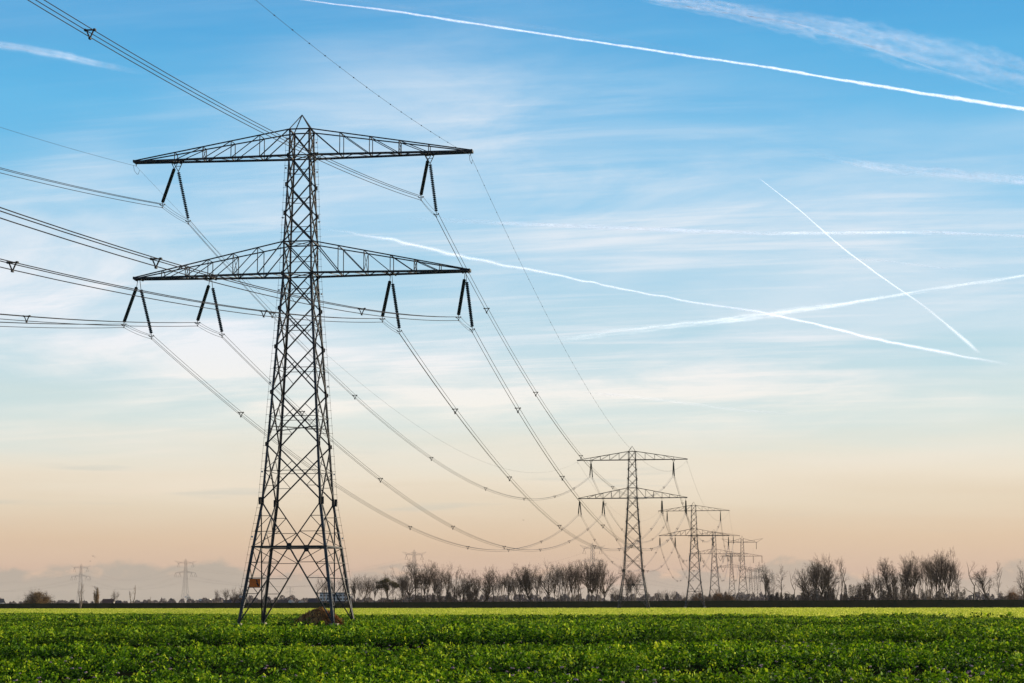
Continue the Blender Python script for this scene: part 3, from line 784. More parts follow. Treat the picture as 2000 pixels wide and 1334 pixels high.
# ------------------------------------------------------------------ sign and heap at the nearest pylon
sg = MB(); sg.box((0, 0, 0), 1.12, .03, .80); zs = 3.92
sp = frame(P1, YAW, 1, -(hw(zs) - 1.02), -(hw(zs) + .12), zs)
sign = empty('warning_sign', sp, -YAW); tag(sign, 'rectangular orange warning sign with black lightning arrow on the nearest pylon', 'sign')
sg.build('panel', M['sign'], sign)
bl = MB()
pts = [(.22, .36), (.34, .12), (.27, .08), (.42, -.14), (.46, -.10), (.42, -.34), (.24, -.28), (.32, -.24), (.16, -.02), (.23, .02), (.12, .36)]
pts = [(x - .02, z) for x, z in pts]
bl.add([(x, -.018, z) for x, z in pts] + [(x, -.028, z) for x, z in pts], [tuple(range(len(pts), 2 * len(pts)))] + [(i, (i + 1) % len(pts), len(pts) + (i + 1) % len(pts), len(pts) + i) for i in range(len(pts))])
bl.build('lightning_mark', M['black'], sign)
fr = MB(); fr.bar((-.85, .06, .42), (1.0, .06, .42), .06); fr.bar((-.85, .06, -.42), (1.0, .06, -.42), .06); fr.build('mounting_bar', M['steel'], sign)

M['heap'] = mat('dark_manure', (0.14, 0.065, 0.025), (0.05, 0.025, 0.01), 0.95, 0, 5, 0.8)
M['stalk'] = leaf_mat('dry_stalk', [(0.0, (0.16, 0.06, 0.015)), (0.5, (0.55, 0.25, 0.07)), (1.0, (0.85, 0.52, 0.2))], 0.12, 0.5, 1.2, (0.08, 0.04, 0.015))
hp = empty('compost_heap', (gx(624, 205.5), 205.5, GZ), 0, (1.1, 1.05, 1.24)); tag(hp, 'rust-brown heap of dry stalks beneath the nearest pylon', 'heap')
b = MB(); nr, na = 12, 40; rr = random.Random(3); vs = [(0.1, 0, 1.32)]
for i in range(1, nr + 1):
    for j in range(na):
        t = i / nr; a = 2 * math.pi * j / na; rx = 2.35 * t * (1 + .12 * math.sin(3 * a + 1)) * (1.25 if math.cos(a) < 0 else 1.0); ry = 1.7 * t
        z = 1.30 * (1 - t ** 1.7) * (1 + .1 * math.sin(5 * a + 9 * t)) + rr.uniform(-.07, .07) * (1 - t * .5)
        vs.append((rx * math.cos(a) + .1, ry * math.sin(a), max(z, -.02)))
fs = [(0, 1 + j, 1 + (j + 1) % na) for j in range(na)] + [(1 + (i - 1) * na + j, 1 + i * na + j, 1 + i * na + (j + 1) % na, 1 + (i - 1) * na + (j + 1) % na) for i in range(1, nr) for j in range(na)]
b.add(vs, fs); b.build('mound', M['heap'], hp)
n = 2600; a = rg.random(n) * 2 * np.pi; t = rg.random(n) ** .6; rx = np.where(np.cos(a) < 0, 2.8, 2.4) * t
x = rx * np.cos(a) + .1; y = 1.7 * t * np.sin(a); z = 1.30 * (1 - t ** 1.7) + rg.uniform(-.03, .12, n)
L = rg.uniform(.12, .7, n); down = -0.55 * np.ones(n)
Pp = np.stack([x, y, np.maximum(z, .03)], 1); dirv = np.stack([np.cos(a) * .8 + rg.normal(0, .5, n), np.sin(a) * .8 + rg.normal(0, .5, n), -0.65 + rg.normal(0, .35, n)], 1); dirv /= np.linalg.norm(dirv, axis=1)[:, None]
sd_ = np.cross(dirv, rg.normal(0, 1, (n, 3))); sd_ /= np.linalg.norm(sd_, axis=1)[:, None]; th = rg.uniform(.015, .05, n)[:, None]
nn = np.cross(dirv, sd_); c = []
for s_ in (sd_, nn):
    c.append(np.stack([Pp - dirv * L[:, None] / 2 - s_ * th, Pp + dirv * L[:, None] / 2 - s_ * th * .6, Pp + dirv * L[:, None] / 2 + s_ * th * .6, Pp - dirv * L[:, None] / 2 + s_ * th], 1))
o = quads_mesh('dry_stalks', np.concatenate(c), M['stalk'], np.tile(rg.random(n), 2)); o.parent = hp; o['kind'] = 'stuff'

# === PART2
# ------------------------------------------------------------------ bare winter trees
class Tree:
    def __init__(s, seed): s.r = random.Random(seed); s.t = MB(); s.c = MB()
    def limb(s, p, d, L, rad, depth, maxd, up, wander, kids, spread, trunk=False, sides=3, taper=.35, kmin=.3, thin=.55):
        r = s.r; n = max(3, int(4 + 3 * (depth < 2))); pts = [p.copy()]; dirs = [d.copy()]; q = p.copy(); dd = d.normalized()
        for i in range(n):
            dd = (dd + Vector((r.gauss(0, wander), r.gauss(0, wander), r.gauss(0, wander) * .5 + up * .9))).normalized()
            q = q + dd * (L / n); pts.append(q.copy()); dirs.append(dd.copy())
        rads = [rad * (1 - (1 - taper) * i / n) for i in range(n + 1)]
        (s.t if trunk else s.c).tube(pts, rads, 6 if trunk else (4 if depth < 2 else sides), cap=depth < 2)
        if depth >= maxd: return
        nk = kids[min(depth, len(kids) - 1)]
        for k in range(nk):
            t = kmin + (1 - kmin) * ((k + r.random()) / nk); x = t * n; i = min(int(x), n - 1); f = x - i
            bp = pts[i].lerp(pts[i + 1], f); bd = dirs[min(i + 1, n)]
            a = r.uniform(0, 2 * math.pi); side = Vector((math.cos(a), math.sin(a), 0)); side = (side - bd * side.dot(bd))
            if side.length < .1: continue
            side.normalize(); an = r.gauss(spread, .12)
            nd = (bd * math.cos(an) + side * math.sin(an)).normalized()
            s.limb(bp, nd, L * r.uniform(.42, .72) * (1 - .35 * t * (depth > 0)), max(rads[i] * thin * r.uniform(.7, 1), .022), depth + 1, maxd, up, wander * 1.05, kids, spread, kmin=.15, thin=thin)


def tree_proto(kind, seed):
    """unit: about 20 m high, foot at the origin; returns Empty with trunk and crown"""
    T = Tree(seed); r = T.r; V = Vector; tm, cm = 'bark', 'twig'; extra = None
    def crown(p, n, Lr, spr, rad, kids=(0, 7, 5, 5), ang=.62, wander=.12, base=V((0, 0, 0)), md=4):
        for k in range(n):
            a = 2 * math.pi * k / n + r.uniform(-.4, .4); sp = spr * math.sqrt(r.uniform(.02, 1))
            d = V((math.sin(sp) * math.cos(a), math.sin(sp) * math.sin(a), math.cos(sp))) + base
            L = r.uniform(*Lr) * (1 - .30 * (sp / spr) ** 2)
            T.limb(p - V((0, 0, r.uniform(0, 2.2))), d, L, rad, 1, md, .045, wander, list(kids), ang)
    if kind == 'fan':
        T.limb(V((0, 0, 0)), V((0, 0, 1)), 8, .40, 0, 0, .1, .06, [0], 0, trunk=True); crown(V((0, 0, 7.8)), 10, (8, 11), .72, .19)
    elif kind == 'wide':
        T.limb(V((0, 0, 0)), V((0.04, 0, 1)), 6, .40, 0, 0, .1, .05, [0], 0, trunk=True); crown(V((.1, 0, 6)), 13, (9.5, 12.5), .92, .19, ang=.55)
    elif kind == 'multi':
        for k in range(5):
            a = r.uniform(0, 6.28); d = V((.22 * math.cos(a), .15 * math.sin(a), 1)); b = V((r.uniform(-1.4, 1.4), r.uniform(-.5, .5), 0)); hh = r.uniform(8, 12)
            T.limb(b, d, hh, .19, 0, 0, .02, .07, [0], 0, trunk=True); crown(b + d.normalized() * hh * .96, 4, (5.5, 8.5), .62, .10, (0, 7, 5), .6, .16, d * .3, 3)
        cm = 'twig_grey'; tm = 'bark_pale'
    elif kind == 'tall':
        T.limb(V((0, 0, 0)), V((r.uniform(-.06, .06), 0, 1)), 16, .24, 0, 0, .02, .08, [0], 0, trunk=True)
        for j in range(18):
            h = r.uniform(7, 16) if j > 4 else r.uniform(3, 8); a = r.uniform(0, 6.28); sp = r.uniform(.3, .9)
            T.limb(V((0, 0, h)), V((math.sin(sp) * math.cos(a), math.sin(sp) * math.sin(a), math.cos(sp))), r.uniform(1.8, 4.6), .07, 1, 3, .04, .18, [0, 6, 4], .7)
        cm = 'twig_grey'
    elif kind == 'dark':
        T.limb(V((0, 0, 0)), V((.05, 0, 1)), 10, .5, 0, 0, .05, .09, [0], 0, trunk=True)
        for j in range(20):
            h = r.uniform(3.0, 10.5); a = r.uniform(0, 6.28); sp = r.uniform(.25, .95)
            T.limb(V((.05 * h, 0, h)), V((math.sin(sp) * math.cos(a), math.sin(sp) * math.sin(a), math.cos(sp))), r.uniform(4.5, 8.8), .16, 1, 4, .05, .15, [0, 6, 5, 5], .65)
    elif kind == 'lean':
        T.t.tube([V((0, 0, 0)), V((-1.6, 0, 2.6)), V((-3.6, 0, 5.0)), V((-4.6, 0, 8.0)), V((-4.9, 0, 10.5))], [.55, .5, .42, .32, .2], 6)
        for p, n in ((V((-4.9, 0, 10.5)), 8), (V((-4.5, 0, 8)), 5), (V((-3.4, 0, 5.4)), 4)): crown(p, n, (6, 9.5), .75, .16, (0, 6, 5, 4), .6, .15, V((-.15, 0, 0)))
    elif kind == 'bend':
        pts = [V((0, 0, 0)), V((-.3, 0, 5)), V((-1.4, 0, 11)), V((-2.4, 0, 15)), V((-3.6, 0, 18.4)), V((-4.6, 0, 19.2))]
        T.t.tube(pts, [.28, .25, .2, .14, .09, .05], 5)
        for p in pts[2:]:
            for j in range(4):
                a = r.uniform(0, 6.28); T.limb(p, V((math.cos(a) * .7 - .2, .6 * math.sin(a), 1)), r.uniform(1.5, 3.2), .06, 1, 3, .04, .2, [0, 5, 3], .7)
        tm = 'bark_pale'; cm = 'twig_grey'
    elif kind == 'snag':
        for d, L, w in ((V((-.22, 0, 1)), 15, .55), (V((.16, 0, 1)), 19, .5), (V((.42, 0, 1)), 9, .3)):
            T.limb(V((0, 0, 0)), d, L, w, 0, 0, .05, .10, [0], 0, trunk=True, taper=.3)
        for j in range(10):
            h = r.uniform(5, 15); sg = r.choice((-.18, .14))
            T.limb(V((h * sg, 0, h)), V((r.uniform(-.9, .9), r.uniform(-.5, .5), 1)), r.uniform(1.2, 4.0), .16, 1, 2, .03, .22, [0, 3], .6)
        tm = 'bark_pale'; cm = 'bark_pale'
    elif kind == 'crooked':
        pts = [V((0, 0, 0)), V((.1, 0, 5)), V((.4, 0, 9)), V((-1.0, 0, 11.5)), V((-1.9, 0, 14)), V((-2.1, 0, 17)), V((-2.8, 0, 20))]
        T.t.tube(pts, [.34, .3, .26, .2, .15, .1, .04], 5)
        for p, d in ((pts[2], V((.5, 0, .9))), (pts[3], V((.6, .1, .9))), (pts[1], V((-.8, 0, .7))), (pts[4], V((.4, 0, 1)))):
            T.limb(p, d, 6, .13, 1, 3, .04, .22, [0, 5, 3], .6)
        tm = 'bark_pale'; cm = 'twig_grey'
    elif kind == 'round':
        for j in range(18):
            a = r.uniform(0, 6.28); sp = r.uniform(.0, 1.15)
            T.limb(V((.8 * math.cos(a), .8 * math.sin(a), 0)), V((math.sin(sp) * math.cos(a), math.sin(sp) * math.sin(a), math.cos(sp))), r.uniform(13, 17) * (1 - .25 * sp), .26, 1, 4, .02, .12, [0, 8, 6, 4], .7, trunk=False)
        T.t.tube([V((0, 0, 0)), V((0, 0, 4)), V((.3, 0, 9))], [.9, .7, .3], 7)
    elif kind == 'column':
        T.limb(V((0, 0, 0)), V((0.05, 0, 1)), 18, .5, 0, 0, .1, .03, [0], 0, trunk=True)
        for j in range(34):
            h = r.uniform(1.5, 17); a = r.uniform(0, 6.28); T.limb(V((h * .05, 0, h)), V((.6 * math.cos(a), .6 * math.sin(a), 1)), r.uniform(2, 4.2), .09, 1, 3, .03, .15, [0, 7, 5], .6)
    elif kind == 'shrub':
        for j in range(46):
            a = r.uniform(0, 6.28); sp = abs(r.gauss(0, .6)); x = r.gauss(0, 3.2)
            T.limb(V((x, r.gauss(0, 1.5), 0)), V((math.sin(sp) * math.cos(a), math.sin(sp) * math.sin(a), math.cos(sp))), r.uniform(7, 15), .12, 1, 3, .02, .15, [0, 8, 5], .5)
        T.t.tube([V((0, 0, 0)), V((0, 0, 5))], [.4, .2], 5); cm = 'twig_orange'
    root = empty(kind, (0, 0, 0)); 
    T.t.build('trunk', M[tm], root); T.c.build('crown', M[cm], root)
    return root


M['twig'] = mat('dark_brown_twigs', (0.05, 0.030, 0.017), (0.026, 0.016, 0.010), 0.95, 0, 0.4)
M['twig_grey'] = mat('grey_brown_twigs', (0.08, 0.052, 0.033), (0.042, 0.028, 0.019), 0.95, 0, 0.4)
M['leaf_tan'] = leaf_mat('tan_leaf', [(0, (.14, .08, .025)), (.5, (.30, .17, .05)), (1, (.42, .27, .10))], .35, .4, .15, (.10, .09, .02))
M['leaf_ivy'] = leaf_mat('olive_leaf', [(0, (.04, .045, .01)), (.5, (.09, .085, .018)), (1, (.19, .14, .03))], .35, .5, .15, (.14, .09, .02))
M['leaf_orange'] = leaf_mat('orange_leaf', [(0, (.10, .05, .02)), (.5, (.24, .11, .035)), (1, (.36, .18, .06))], .35, .4, .15, (.14, .09, .03))
M['wood_far'] = leaf_mat('far_wood', [(0, (.045, .045, .06)), (.5, (.10, .08, .08)), (1, (.16, .115, .09))], .15, .5, .01, (.05, .05, .06))
M['brush'] = leaf_mat('undergrowth', [(0, (.014, .012, .009)), (.6, (.04, .028, .018)), (1, (.12, .07, .03))], .15, .5, .03, (.05, .03, .018))


def blob_leaves(name, cx, cz, rx, ry, rz, n, sz, m, parent, seed, lumps=14):
    q = np.random.default_rng(seed); C = q.normal(0, .5, (lumps, 3)); C /= np.maximum(1, np.linalg.norm(C, axis=1) / .8)[:, None]
    k = q.integers(0, lumps, n); P = C[k] + q.normal(0, .17, (n, 3)); P = P * np.array([rx, ry, rz]) + np.array([cx, 0, cz])
    P[:, 2] = np.maximum(P[:, 2], .1); L = sz * q.uniform(.6, 1.4, n)
    o = quads_mesh(name, leaves(P, L, L * .7, .8, q), M[m], q.random(n)); o.parent = parent; return o


PROTO = {}
def proto(kind, var):
    k = (kind, var)
    if k not in PROTO:
        base = {'leafy': 'fan', 'tan': 'round', 'leafcolumn': 'column', 'orange': 'shrub', 'brownshrub': 'shrub'}.get(kind, kind)
        o = tree_proto(base, hash((sum(map(ord, kind)), var)) % 9973)
        if kind == 'leafy':
            blob_leaves('foliage', 0, 14.6, 7.5, 5, 4.2, 5200, .55, 'leaf_ivy', o, 3)
        if kind == 'tan': blob_leaves('foliage', 0, 8, 11, 8, 8, 9000, .6, 'leaf_tan', o, 4, 60)
        if kind == 'leafcolumn': blob_leaves('foliage', .5, 9.5, 3.0, 2.6, 8.8, 3000, .5, 'leaf_tan', o, 5, 24)
        if kind == 'orange': blob_leaves('foliage', 0, 6, 9, 4, 5.5, 4200, .6, 'leaf_orange', o, 6, 30)
        hgt = 0
        for ch in o.children:
            hgt = max(hgt, float(np.percentile(np.array([v.co.z for v in ch.data.vertices][::5] or [0]), 99.6)))
        PROTO[k] = [o, hgt, False]
    return PROTO[k]


KN = {'fan': 'bare_tree', 'wide': 'bare_tree', 'multi': 'bare_tree', 'tall': 'bare_tree', 'dark': 'bare_tree', 'lean': 'bare_tree', 'bend': 'bare_tree', 'snag': 'dead_tree',
      'crooked': 'dead_tree', 'leafy': 'leafy_tree', 'tan': 'leafy_tree', 'leafcolumn': 'leafy_tree', 'orange': 'shrub', 'shrub': 'shrub', 'brownshrub': 'shrub'}
GR = {'bare_tree': 'bare trees behind the dike', 'dead_tree': 'dead trees behind the dike', 'leafy_tree': 'trees still in leaf behind the dike', 'shrub': 'shrubs behind the dike'}
rt_ = random.Random(77)
def plant(u, v, kind, lab, D=None, wx=1.0, flip=False, var=None):
    D = D or rt_.uniform(1085, 1170); var = rt_.randint(0, 2) if var is None else var
    if kind in ('snag', 'crooked', 'bend', 'leafy', 'tan', 'leafcolumn', 'orange', 'shrub', 'brownshrub', 'column'): var = 0
    P = proto(kind, var); o = P[0] if not P[2] else copy_tree(P[0]); P[2] = True
    top = at(u, v, D); s = (top.z - GZ) / P[1]
    o.location = (top.x, D, GZ); o.rotation_euler = (0, 0, (math.pi if flip else 0) + (rt_.uniform(-.5, .5) if kind in ('lean', 'bend', 'snag', 'crooked') else rt_.uniform(0, 6.28)))
    o.scale = (s * wx, s * wx, s); o.name = KN[kind]; tag(o, lab, 'shrub' if KN[kind] == 'shrub' else 'tree', GR[KN[kind]])
    return o


TL = [
 # left part of the horizon
 (75, 1150, 'tan', 'round bushy tree with tan leaves near the left edge', 1.05),
 (158, 1138, 'snag', 'forked dead tree in front of the leftmost tall distant pylon', 1.0),
 (189, 1145, 'leafcolumn', 'narrow tan-leaved tree standing left of the brown-roofed house', 1.0),
 (224, 1151, 'multi', 'thin pale bare tree at the right end of the brown-roofed house', .55),
 (259, 1143, 'snag', 'tall twin-trunk dead tree midway between the two left distant pylons', 1.0),
 (292, 1165, 'snag', 'very short broken dead stump left of the windmill', 1.3),
 (425, 1150, 'multi', 'small bare tree, first of the small group left of the nearest pylon', .6),
 (442, 1149, 'fan', 'small bare tree, second of the small group left of the nearest pylon', .7),
 (457, 1147, 'wide', 'bushy small bare tree beside the left leg of the nearest pylon', .8),
 (471, 1146, 'wide', 'bare tree seen right behind the left foot of the nearest pylon', .8),
 # behind the right legs of the nearest pylon
 (622, 1128, 'tall', 'thin bare tree, first one inside the right legs of the nearest pylon', .8),
 (634, 1124, 'multi', 'bare tree standing before the white building inside the pylon legs', .6),
 (648, 1126, 'multi', 'bare tree directly behind the front right leg of the nearest pylon', .6),
 (662, 1125, 'tall', 'slim bare tree between the two right legs of the nearest pylon', 1.0),
 (676, 1122, 'multi', 'bare tree behind the rear right leg of the nearest pylon', .6),
 (692, 1122, 'dark', 'brownish bare tree just right of the nearest pylon', .6),
 (703, 1124, 'multi', 'second bare tree right of the nearest pylon', .5),
 (712, 1120, 'tall', 'third bare tree right of the nearest pylon, above the orange brush', 1.0),
 (722, 1122, 'multi', 'fourth bare tree right of the nearest pylon, greyish and slim', .5),
 (733, 1123, 'fan', 'bare tree just left of the olive-leaved tree', .55),
 (757, 1118, 'leafy', 'tree with a rounded olive-brown leafy crown among bare trees', 1.0),
 (775, 1130, 'lean', 'leaning bare trunk under the right side of the olive-leaved tree', .6),
 (784, 1122, 'multi', 'bare tree just right of the olive-leaved tree', .6),
 (799, 1098, 'wide', 'tall spreading fan-shaped tree left of the pylon top above the wood', .62),
 (812, 1092, 'dark', 'tallest dark tree directly before the distant pylon above the wood', .5),
 (824, 1110, 'tall', 'slim bare tree right of the distant pylon above the wood', .9),
 (836, 1094, 'dark', 'dense dark tree with twin crown, left one of a close pair', .45),
 (849, 1098, 'fan', 'dense dark tree, right one of a close pair', .55),
 (862, 1103, 'multi', 'pale open-branched tree left of the slim lone one', .5),
 (874, 1100, 'fan', 'open pale bare tree with forked upright branches', .5),
 (893, 1103, 'tall', 'slim lone tree with a narrow tufted top between two gaps', .7),
 (898, 1138, 'dark', 'low dark bushy tree at the foot of the slim lone tree', 1.0),
 (913, 1113, 'dark', 'compact dark tree right of the slim lone tree', .55),
 (923, 1115, 'dark', 'second compact dark tree, partly merged with its left neighbour', .5),
 (941, 1108, 'lean', 'brownish tree with a trunk leaning left, left of the slender pair', .7),
 (951, 1109, 'dark', 'brownish dense tree behind the leaning trunk', .5),
 (964, 1103, 'tall', 'slender tree with a lit narrow crown above its neighbours', .8),
 (981, 1112, 'multi', 'pale thin bare tree in the middle of the wood', .5),
 (994, 1110, 'dark', 'brown dense tree left of the big curved one', .5),
 (1006, 1112, 'fan', 'brown upright tree in the middle of the wood', .5),
 (1017, 1101, 'dark', 'tall dark brown tree near the centre of the picture', .5),
 (1028, 1108, 'multi', 'thin dark tree filling the gap before the curved trunk', .45),
 (1043, 1101, 'lean', 'dark tree with strongly curved leaning trunk and fan crown', .8),
 (1056, 1112, 'tall', 'thin pale tree right of the curved leaning trunk', .8),
 (1071, 1097, 'wide', 'tall open fan-crowned tree right of the curved trunk', .5),
 (1083, 1099, 'fan', 'tall fan-crowned tree, second of the tall right group', .5),
 (1094, 1100, 'multi', 'many-stemmed bare tree, third of the tall right group', .5),
 (1104, 1098, 'multi', 'pale many-stemmed tree in the tall right group', .5),
 (1115, 1096, 'fan', 'tall thin fan tree, fifth of the tall right group', .42),
 (1126, 1096, 'multi', 'slanting-stemmed tree at the right end of the tall group', .6),
 (1137, 1120, 'bend', 'slim bent stem in the gap left of the wide fan trees', 1.0),
 (1155, 1090, 'wide', 'big wide fan-crowned tree in front of the right distant pylon', .62),
 (1163, 1094, 'dark', 'dense reddish-brown tree inside the wide fan crown', .4),
 (1181, 1096, 'wide', 'fan-crowned tree with a pale lit trunk, last before the second pylon', .62),
 (1201, 1155, 'snag', 'short dark broken stump left of the second pylon', .5),
 (1203, 1149, 'wide', 'small round bare tree just left of the second pylon', 1.1),
 (1226, 1108, 'dark', 'brown bare tree seen inside the legs of the second pylon, left', .5),
 (1241, 1110, 'multi', 'pale-trunked bare tree inside the legs of the second pylon, right', .6),
 (717, 1126, 'multi', 'pale many-stemmed tree between the third and fourth right of the nearest pylon', .7),
 (745, 1127, 'tall', 'thin stem immediately left of the olive crown', .8),
 (768, 1124, 'tall', 'thin stem rising beside the right edge of the olive crown', .8),
 (792, 1118, 'multi', 'shorter many-stemmed tree below the tall spreading fan-shaped one', .7),
 (830, 1104, 'fan', 'brown tree filling the space left of the close dark pair', .6),
 (857, 1108, 'dark', 'shorter dark tree right of the close dark pair', .5),
 (883, 1128, 'multi', 'short bare tree left of the slim lone tree', .7),
 (905, 1120, 'dark', 'dark tree filling in right behind the slim lone tree', .6),
 (932, 1112, 'fan', 'brown fan tree between the compact dark pair and the leaning trunk', .7),
 (972, 1118, 'multi', 'thin grey tree right of the slender lit one', .8),
 (1000, 1120, 'multi', 'short grey tree below the brown dense one', .7),
 (1035, 1106, 'dark', 'dense brown tree just left of the curved leaning trunk', .55),
 (1049, 1103, 'fan', 'upright fan tree overlapping the curved leaning trunk', .6),
 (1088, 1106, 'tall', 'pole-like tree inside the tall right group', .9),
 (1109, 1104, 'tall', 'second pole-like tree inside the tall right group', .9),
 (1121, 1101, 'multi', 'slanting pale tree near the right end of the tall group', .7),
 (1130, 1112, 'tall', 'thin leaning pole at the right end of the tall group', .9),
 (1148, 1098, 'fan', 'tree on the left flank of the big wide fan crown', .6),
 (1171, 1098, 'multi', 'pale stems between the big fan crown and the last tree', .6),
 (1233, 1116, 'tall', 'thin bare tree in the middle behind the second pylon', .9),
 (1598, 1092, 'multi', 'pale many-stemmed tree inside the fan-crowned cluster', .7),
 (1610, 1095, 'dark', 'dark tree in the heart of the fan-crowned cluster', .5),
 (1571, 1122, 'dark', 'low dark bushy tree at the left foot of the fan-crowned cluster', .8),
 (1632, 1120, 'tall', 'thin short stem between the cluster and the bent pair', .9),
 (1690, 1138, 'wide', 'low round tree in the dark wood left of the small fan tree', .9),
 (1715, 1122, 'multi', 'short pale tree right of the small open fan tree', .7),
 (1744, 1098, 'dark', 'dark brown tree left beside the sweeping one', .55),
 (1770, 1086, 'dark', 'dark tree between the dense mass and the slanting fan tree', .5),
 (1785, 1088, 'fan', 'fan tree right beside the tall slanting one', .55),
 (1812, 1096, 'multi', 'pale tree filling the right wood left of the narrow dark one', .7),
 (1827, 1086, 'dark', 'dark tree under the left of the two highest crowns', .5),
 (1843, 1080, 'dark', 'dark tree between the two highest crowns', .5),
 (1868, 1110, 'tall', 'short thin tree before the dark bent stem', .9),
 # between the pylons
 (1288, 1152, 'fan', 'tiny grey tree, first of four beyond the dike between two pylons', .7),
 (1297, 1151, 'wide', 'tiny grey tree, second of four beyond the dike between two pylons', .6),
 (1307, 1153, 'wide', 'tiny grey tree, third of four beyond the dike between two pylons', .6),
 (1316, 1152, 'fan', 'tiny grey tree, fourth of four beyond the dike between two pylons', .7),
 (1338, 1156, 'brownshrub', 'brown shrub left of the third pylon foot', .8),
 (1362, 1150, 'brownshrub', 'tall brown shrub between the legs of the third pylon', .9),
 (1404, 1148, 'orange', 'orange-brown shrub before the fourth pylon', .7),
 (1420, 1153, 'orange', 'broad orange shrub right of the fourth pylon', .8),
 (1495, 1098, 'dark', 'dark bare tree right of the last faint pylons', .42),
 (1508, 1112, 'tall', 'slender tree just right of the dark one by the faint pylons', .6),
 (1512, 1140, 'lean', 'low tree with limbs leaning left beside the dark tree', .9),
 (1525, 1103, 'tall', 'thin bare twiggy tree in the gap right of the dark tree', 1.0),
 (1550, 1113, 'crooked', 'gaunt pale dead tree with few upright branches', .7),
 (1578, 1105, 'wide', 'outer left spreading tree of the fan-crowned cluster', .6),
 (1591, 1096, 'fan', 'second tree of the fan-crowned cluster on the right', .5),
 (1604, 1083, 'wide', 'tallest fan-crowned tree left of the two slim bent ones', .5),
 (1616, 1084, 'fan', 'fan-crowned tree at the right side of the cluster', .5),
 (1625, 1108, 'tall', 'thin straggly stem right of the fan-crowned cluster', .6),
 (1642, 1088, 'tall', 'slim pole-like tree, left one of a bent pair', .5),
 (1654, 1090, 'bend', 'slim bent tree curving left, right one of a pair', 1.0),
 (1703, 1109, 'wide', 'smaller open fan tree left of the dark leaning mass', .65),
 (1724, 1092, 'tall', 'upright narrow tree left of the dark leaning mass', .7),
 (1736, 1128, 'tall', 'thin pole tree before the dark leaning mass', .8),
 (1752, 1089, 'lean', 'big dark bushy tree with branches sweeping left', .9),
 (1763, 1090, 'dark', 'dense dark brown tree right of the sweeping one', .55),
 (1778, 1078, 'fan', 'tall slanting fan tree behind the dark mass', .5),
 (1793, 1090, 'multi', 'slanted pale-stemmed tree right of the dark mass', .6),
 (1805, 1084, 'multi', 'open pale-stemmed tree in the right wood', .5),
 (1819, 1091, 'tall', 'narrow dark tree left of the two highest crowns', .7),
 (1834, 1074, 'fan', 'high crown, left one of the two highest on the right', .48),
 (1851, 1071, 'fan', 'high crown, right one of the two highest on the right', .5),
 (1861, 1092, 'multi', 'bare tree leaning off the two highest crowns', .5),
 (1875, 1104, 'bend', 'dark bent stem at the right end of the right wood', 1.0),
 (1900, 1094, 'crooked', 'tall crooked dead tree standing alone on the right', 1.0),
 (1927, 1128, 'snag', 'thin broken pole with one side twig', .35),
 (1936, 1105, 'lean', 'strongly leaning dark tree near the right edge', .8),
 (1947, 1096, 'tall', 'straight slender tree behind the leaning one', .5),
 (1975, 1143, 'orange', 'small orange-leaved tree near the right edge', .8),
 (1997, 1098, 'dark', 'dark twiggy tree cut by the right edge', .6),
]
WXF = dict(fan=.88, wide=.9, multi=.95, dark=.82, lean=.95, tall=1.0, snag=.9, tan=1.3)
for i, (u, v, k, lab, wx) in enumerate(TL):
    D = 1900 if 1280 < u < 1320 else (1500 if u == 1203 else None)
    plant(u, v, k, lab, D, (WXF.get(k, 1.0) * (.55 + .45 * wx)), flip=(k == 'lean' and u in (775, 941)))
for k, P in PROTO.items():
    if not P[2]:
        for ch in list(P[0].children): bpy.data.objects.remove(ch)
        bpy.data.objects.remove(P[0])

# undergrowth at the foot of the trees (many thin stems and leaves)
def strip(name, spans, mname, lab, cat, n_per, seed, sz):
    q = np.random.default_rng(seed); Q = []; A = []
    for (u0, u1, vt, D0, D1, dens) in spans:
        n = int((u1 - u0) * n_per * dens); nl = max(3, int((u1 - u0) / 3)); cu = q.uniform(u0, u1, nl); ch = q.uniform(.3, 1.0, nl) ** 1.2; cr = q.uniform(1.2, 5, nl)
        k = q.integers(0, nl, n); u = cu[k] + q.normal(0, 1, n) * cr[k]; D = q.uniform(D0, D1, n)
        prof = ch[k] * np.exp(-((u - cu[k]) / (cr[k] * 1.9)) ** 4)
        Ht = (1179 - vt) / F_PX * (D0 + D1) / 2 + 1.9
        z = q.random(n) ** .8 * Ht * prof
        x = (u - 1000) * D / (F_PX * math.cos(PITCH)) * .992
        P = np.stack([x, D, z + .1 + GZ], 1); L = sz * q.uniform(.5, 1.5, n) * (D / 1100)
        Q.append(leaves(P, L, L * q.uniform(.15, .6, n), .9, q, .8)); A.append(np.clip(q.random(nl)[k] * .7 + q.random(n) * .4, 0, 1))
    o = quads_mesh(name, np.concatenate(Q), M[mname], np.concatenate(A)); tag(o, lab, cat, kind='stuff')
strip('undergrowth', [(690, 780, 1166, 1060, 1150, .6), (800, 880, 1154, 1060, 1160, 1.2), (868, 930, 1143, 1080, 1140, 1.4), (930, 1240, 1171, 1060, 1150, .3),
                      (1500, 1565, 1158, 1100, 1180, .9), (1560, 1745, 1144, 1120, 1260, 1.6), (1740, 1880, 1152, 1100, 1200, 1.1), (1940, 2080, 1163, 1080, 1160, .6),
                      (1330, 1440, 1166, 1120, 1200, .4)],
      'brush', 'dark tangled undergrowth at the foot of the bare trees', 'undergrowth', 330, 9, .42)
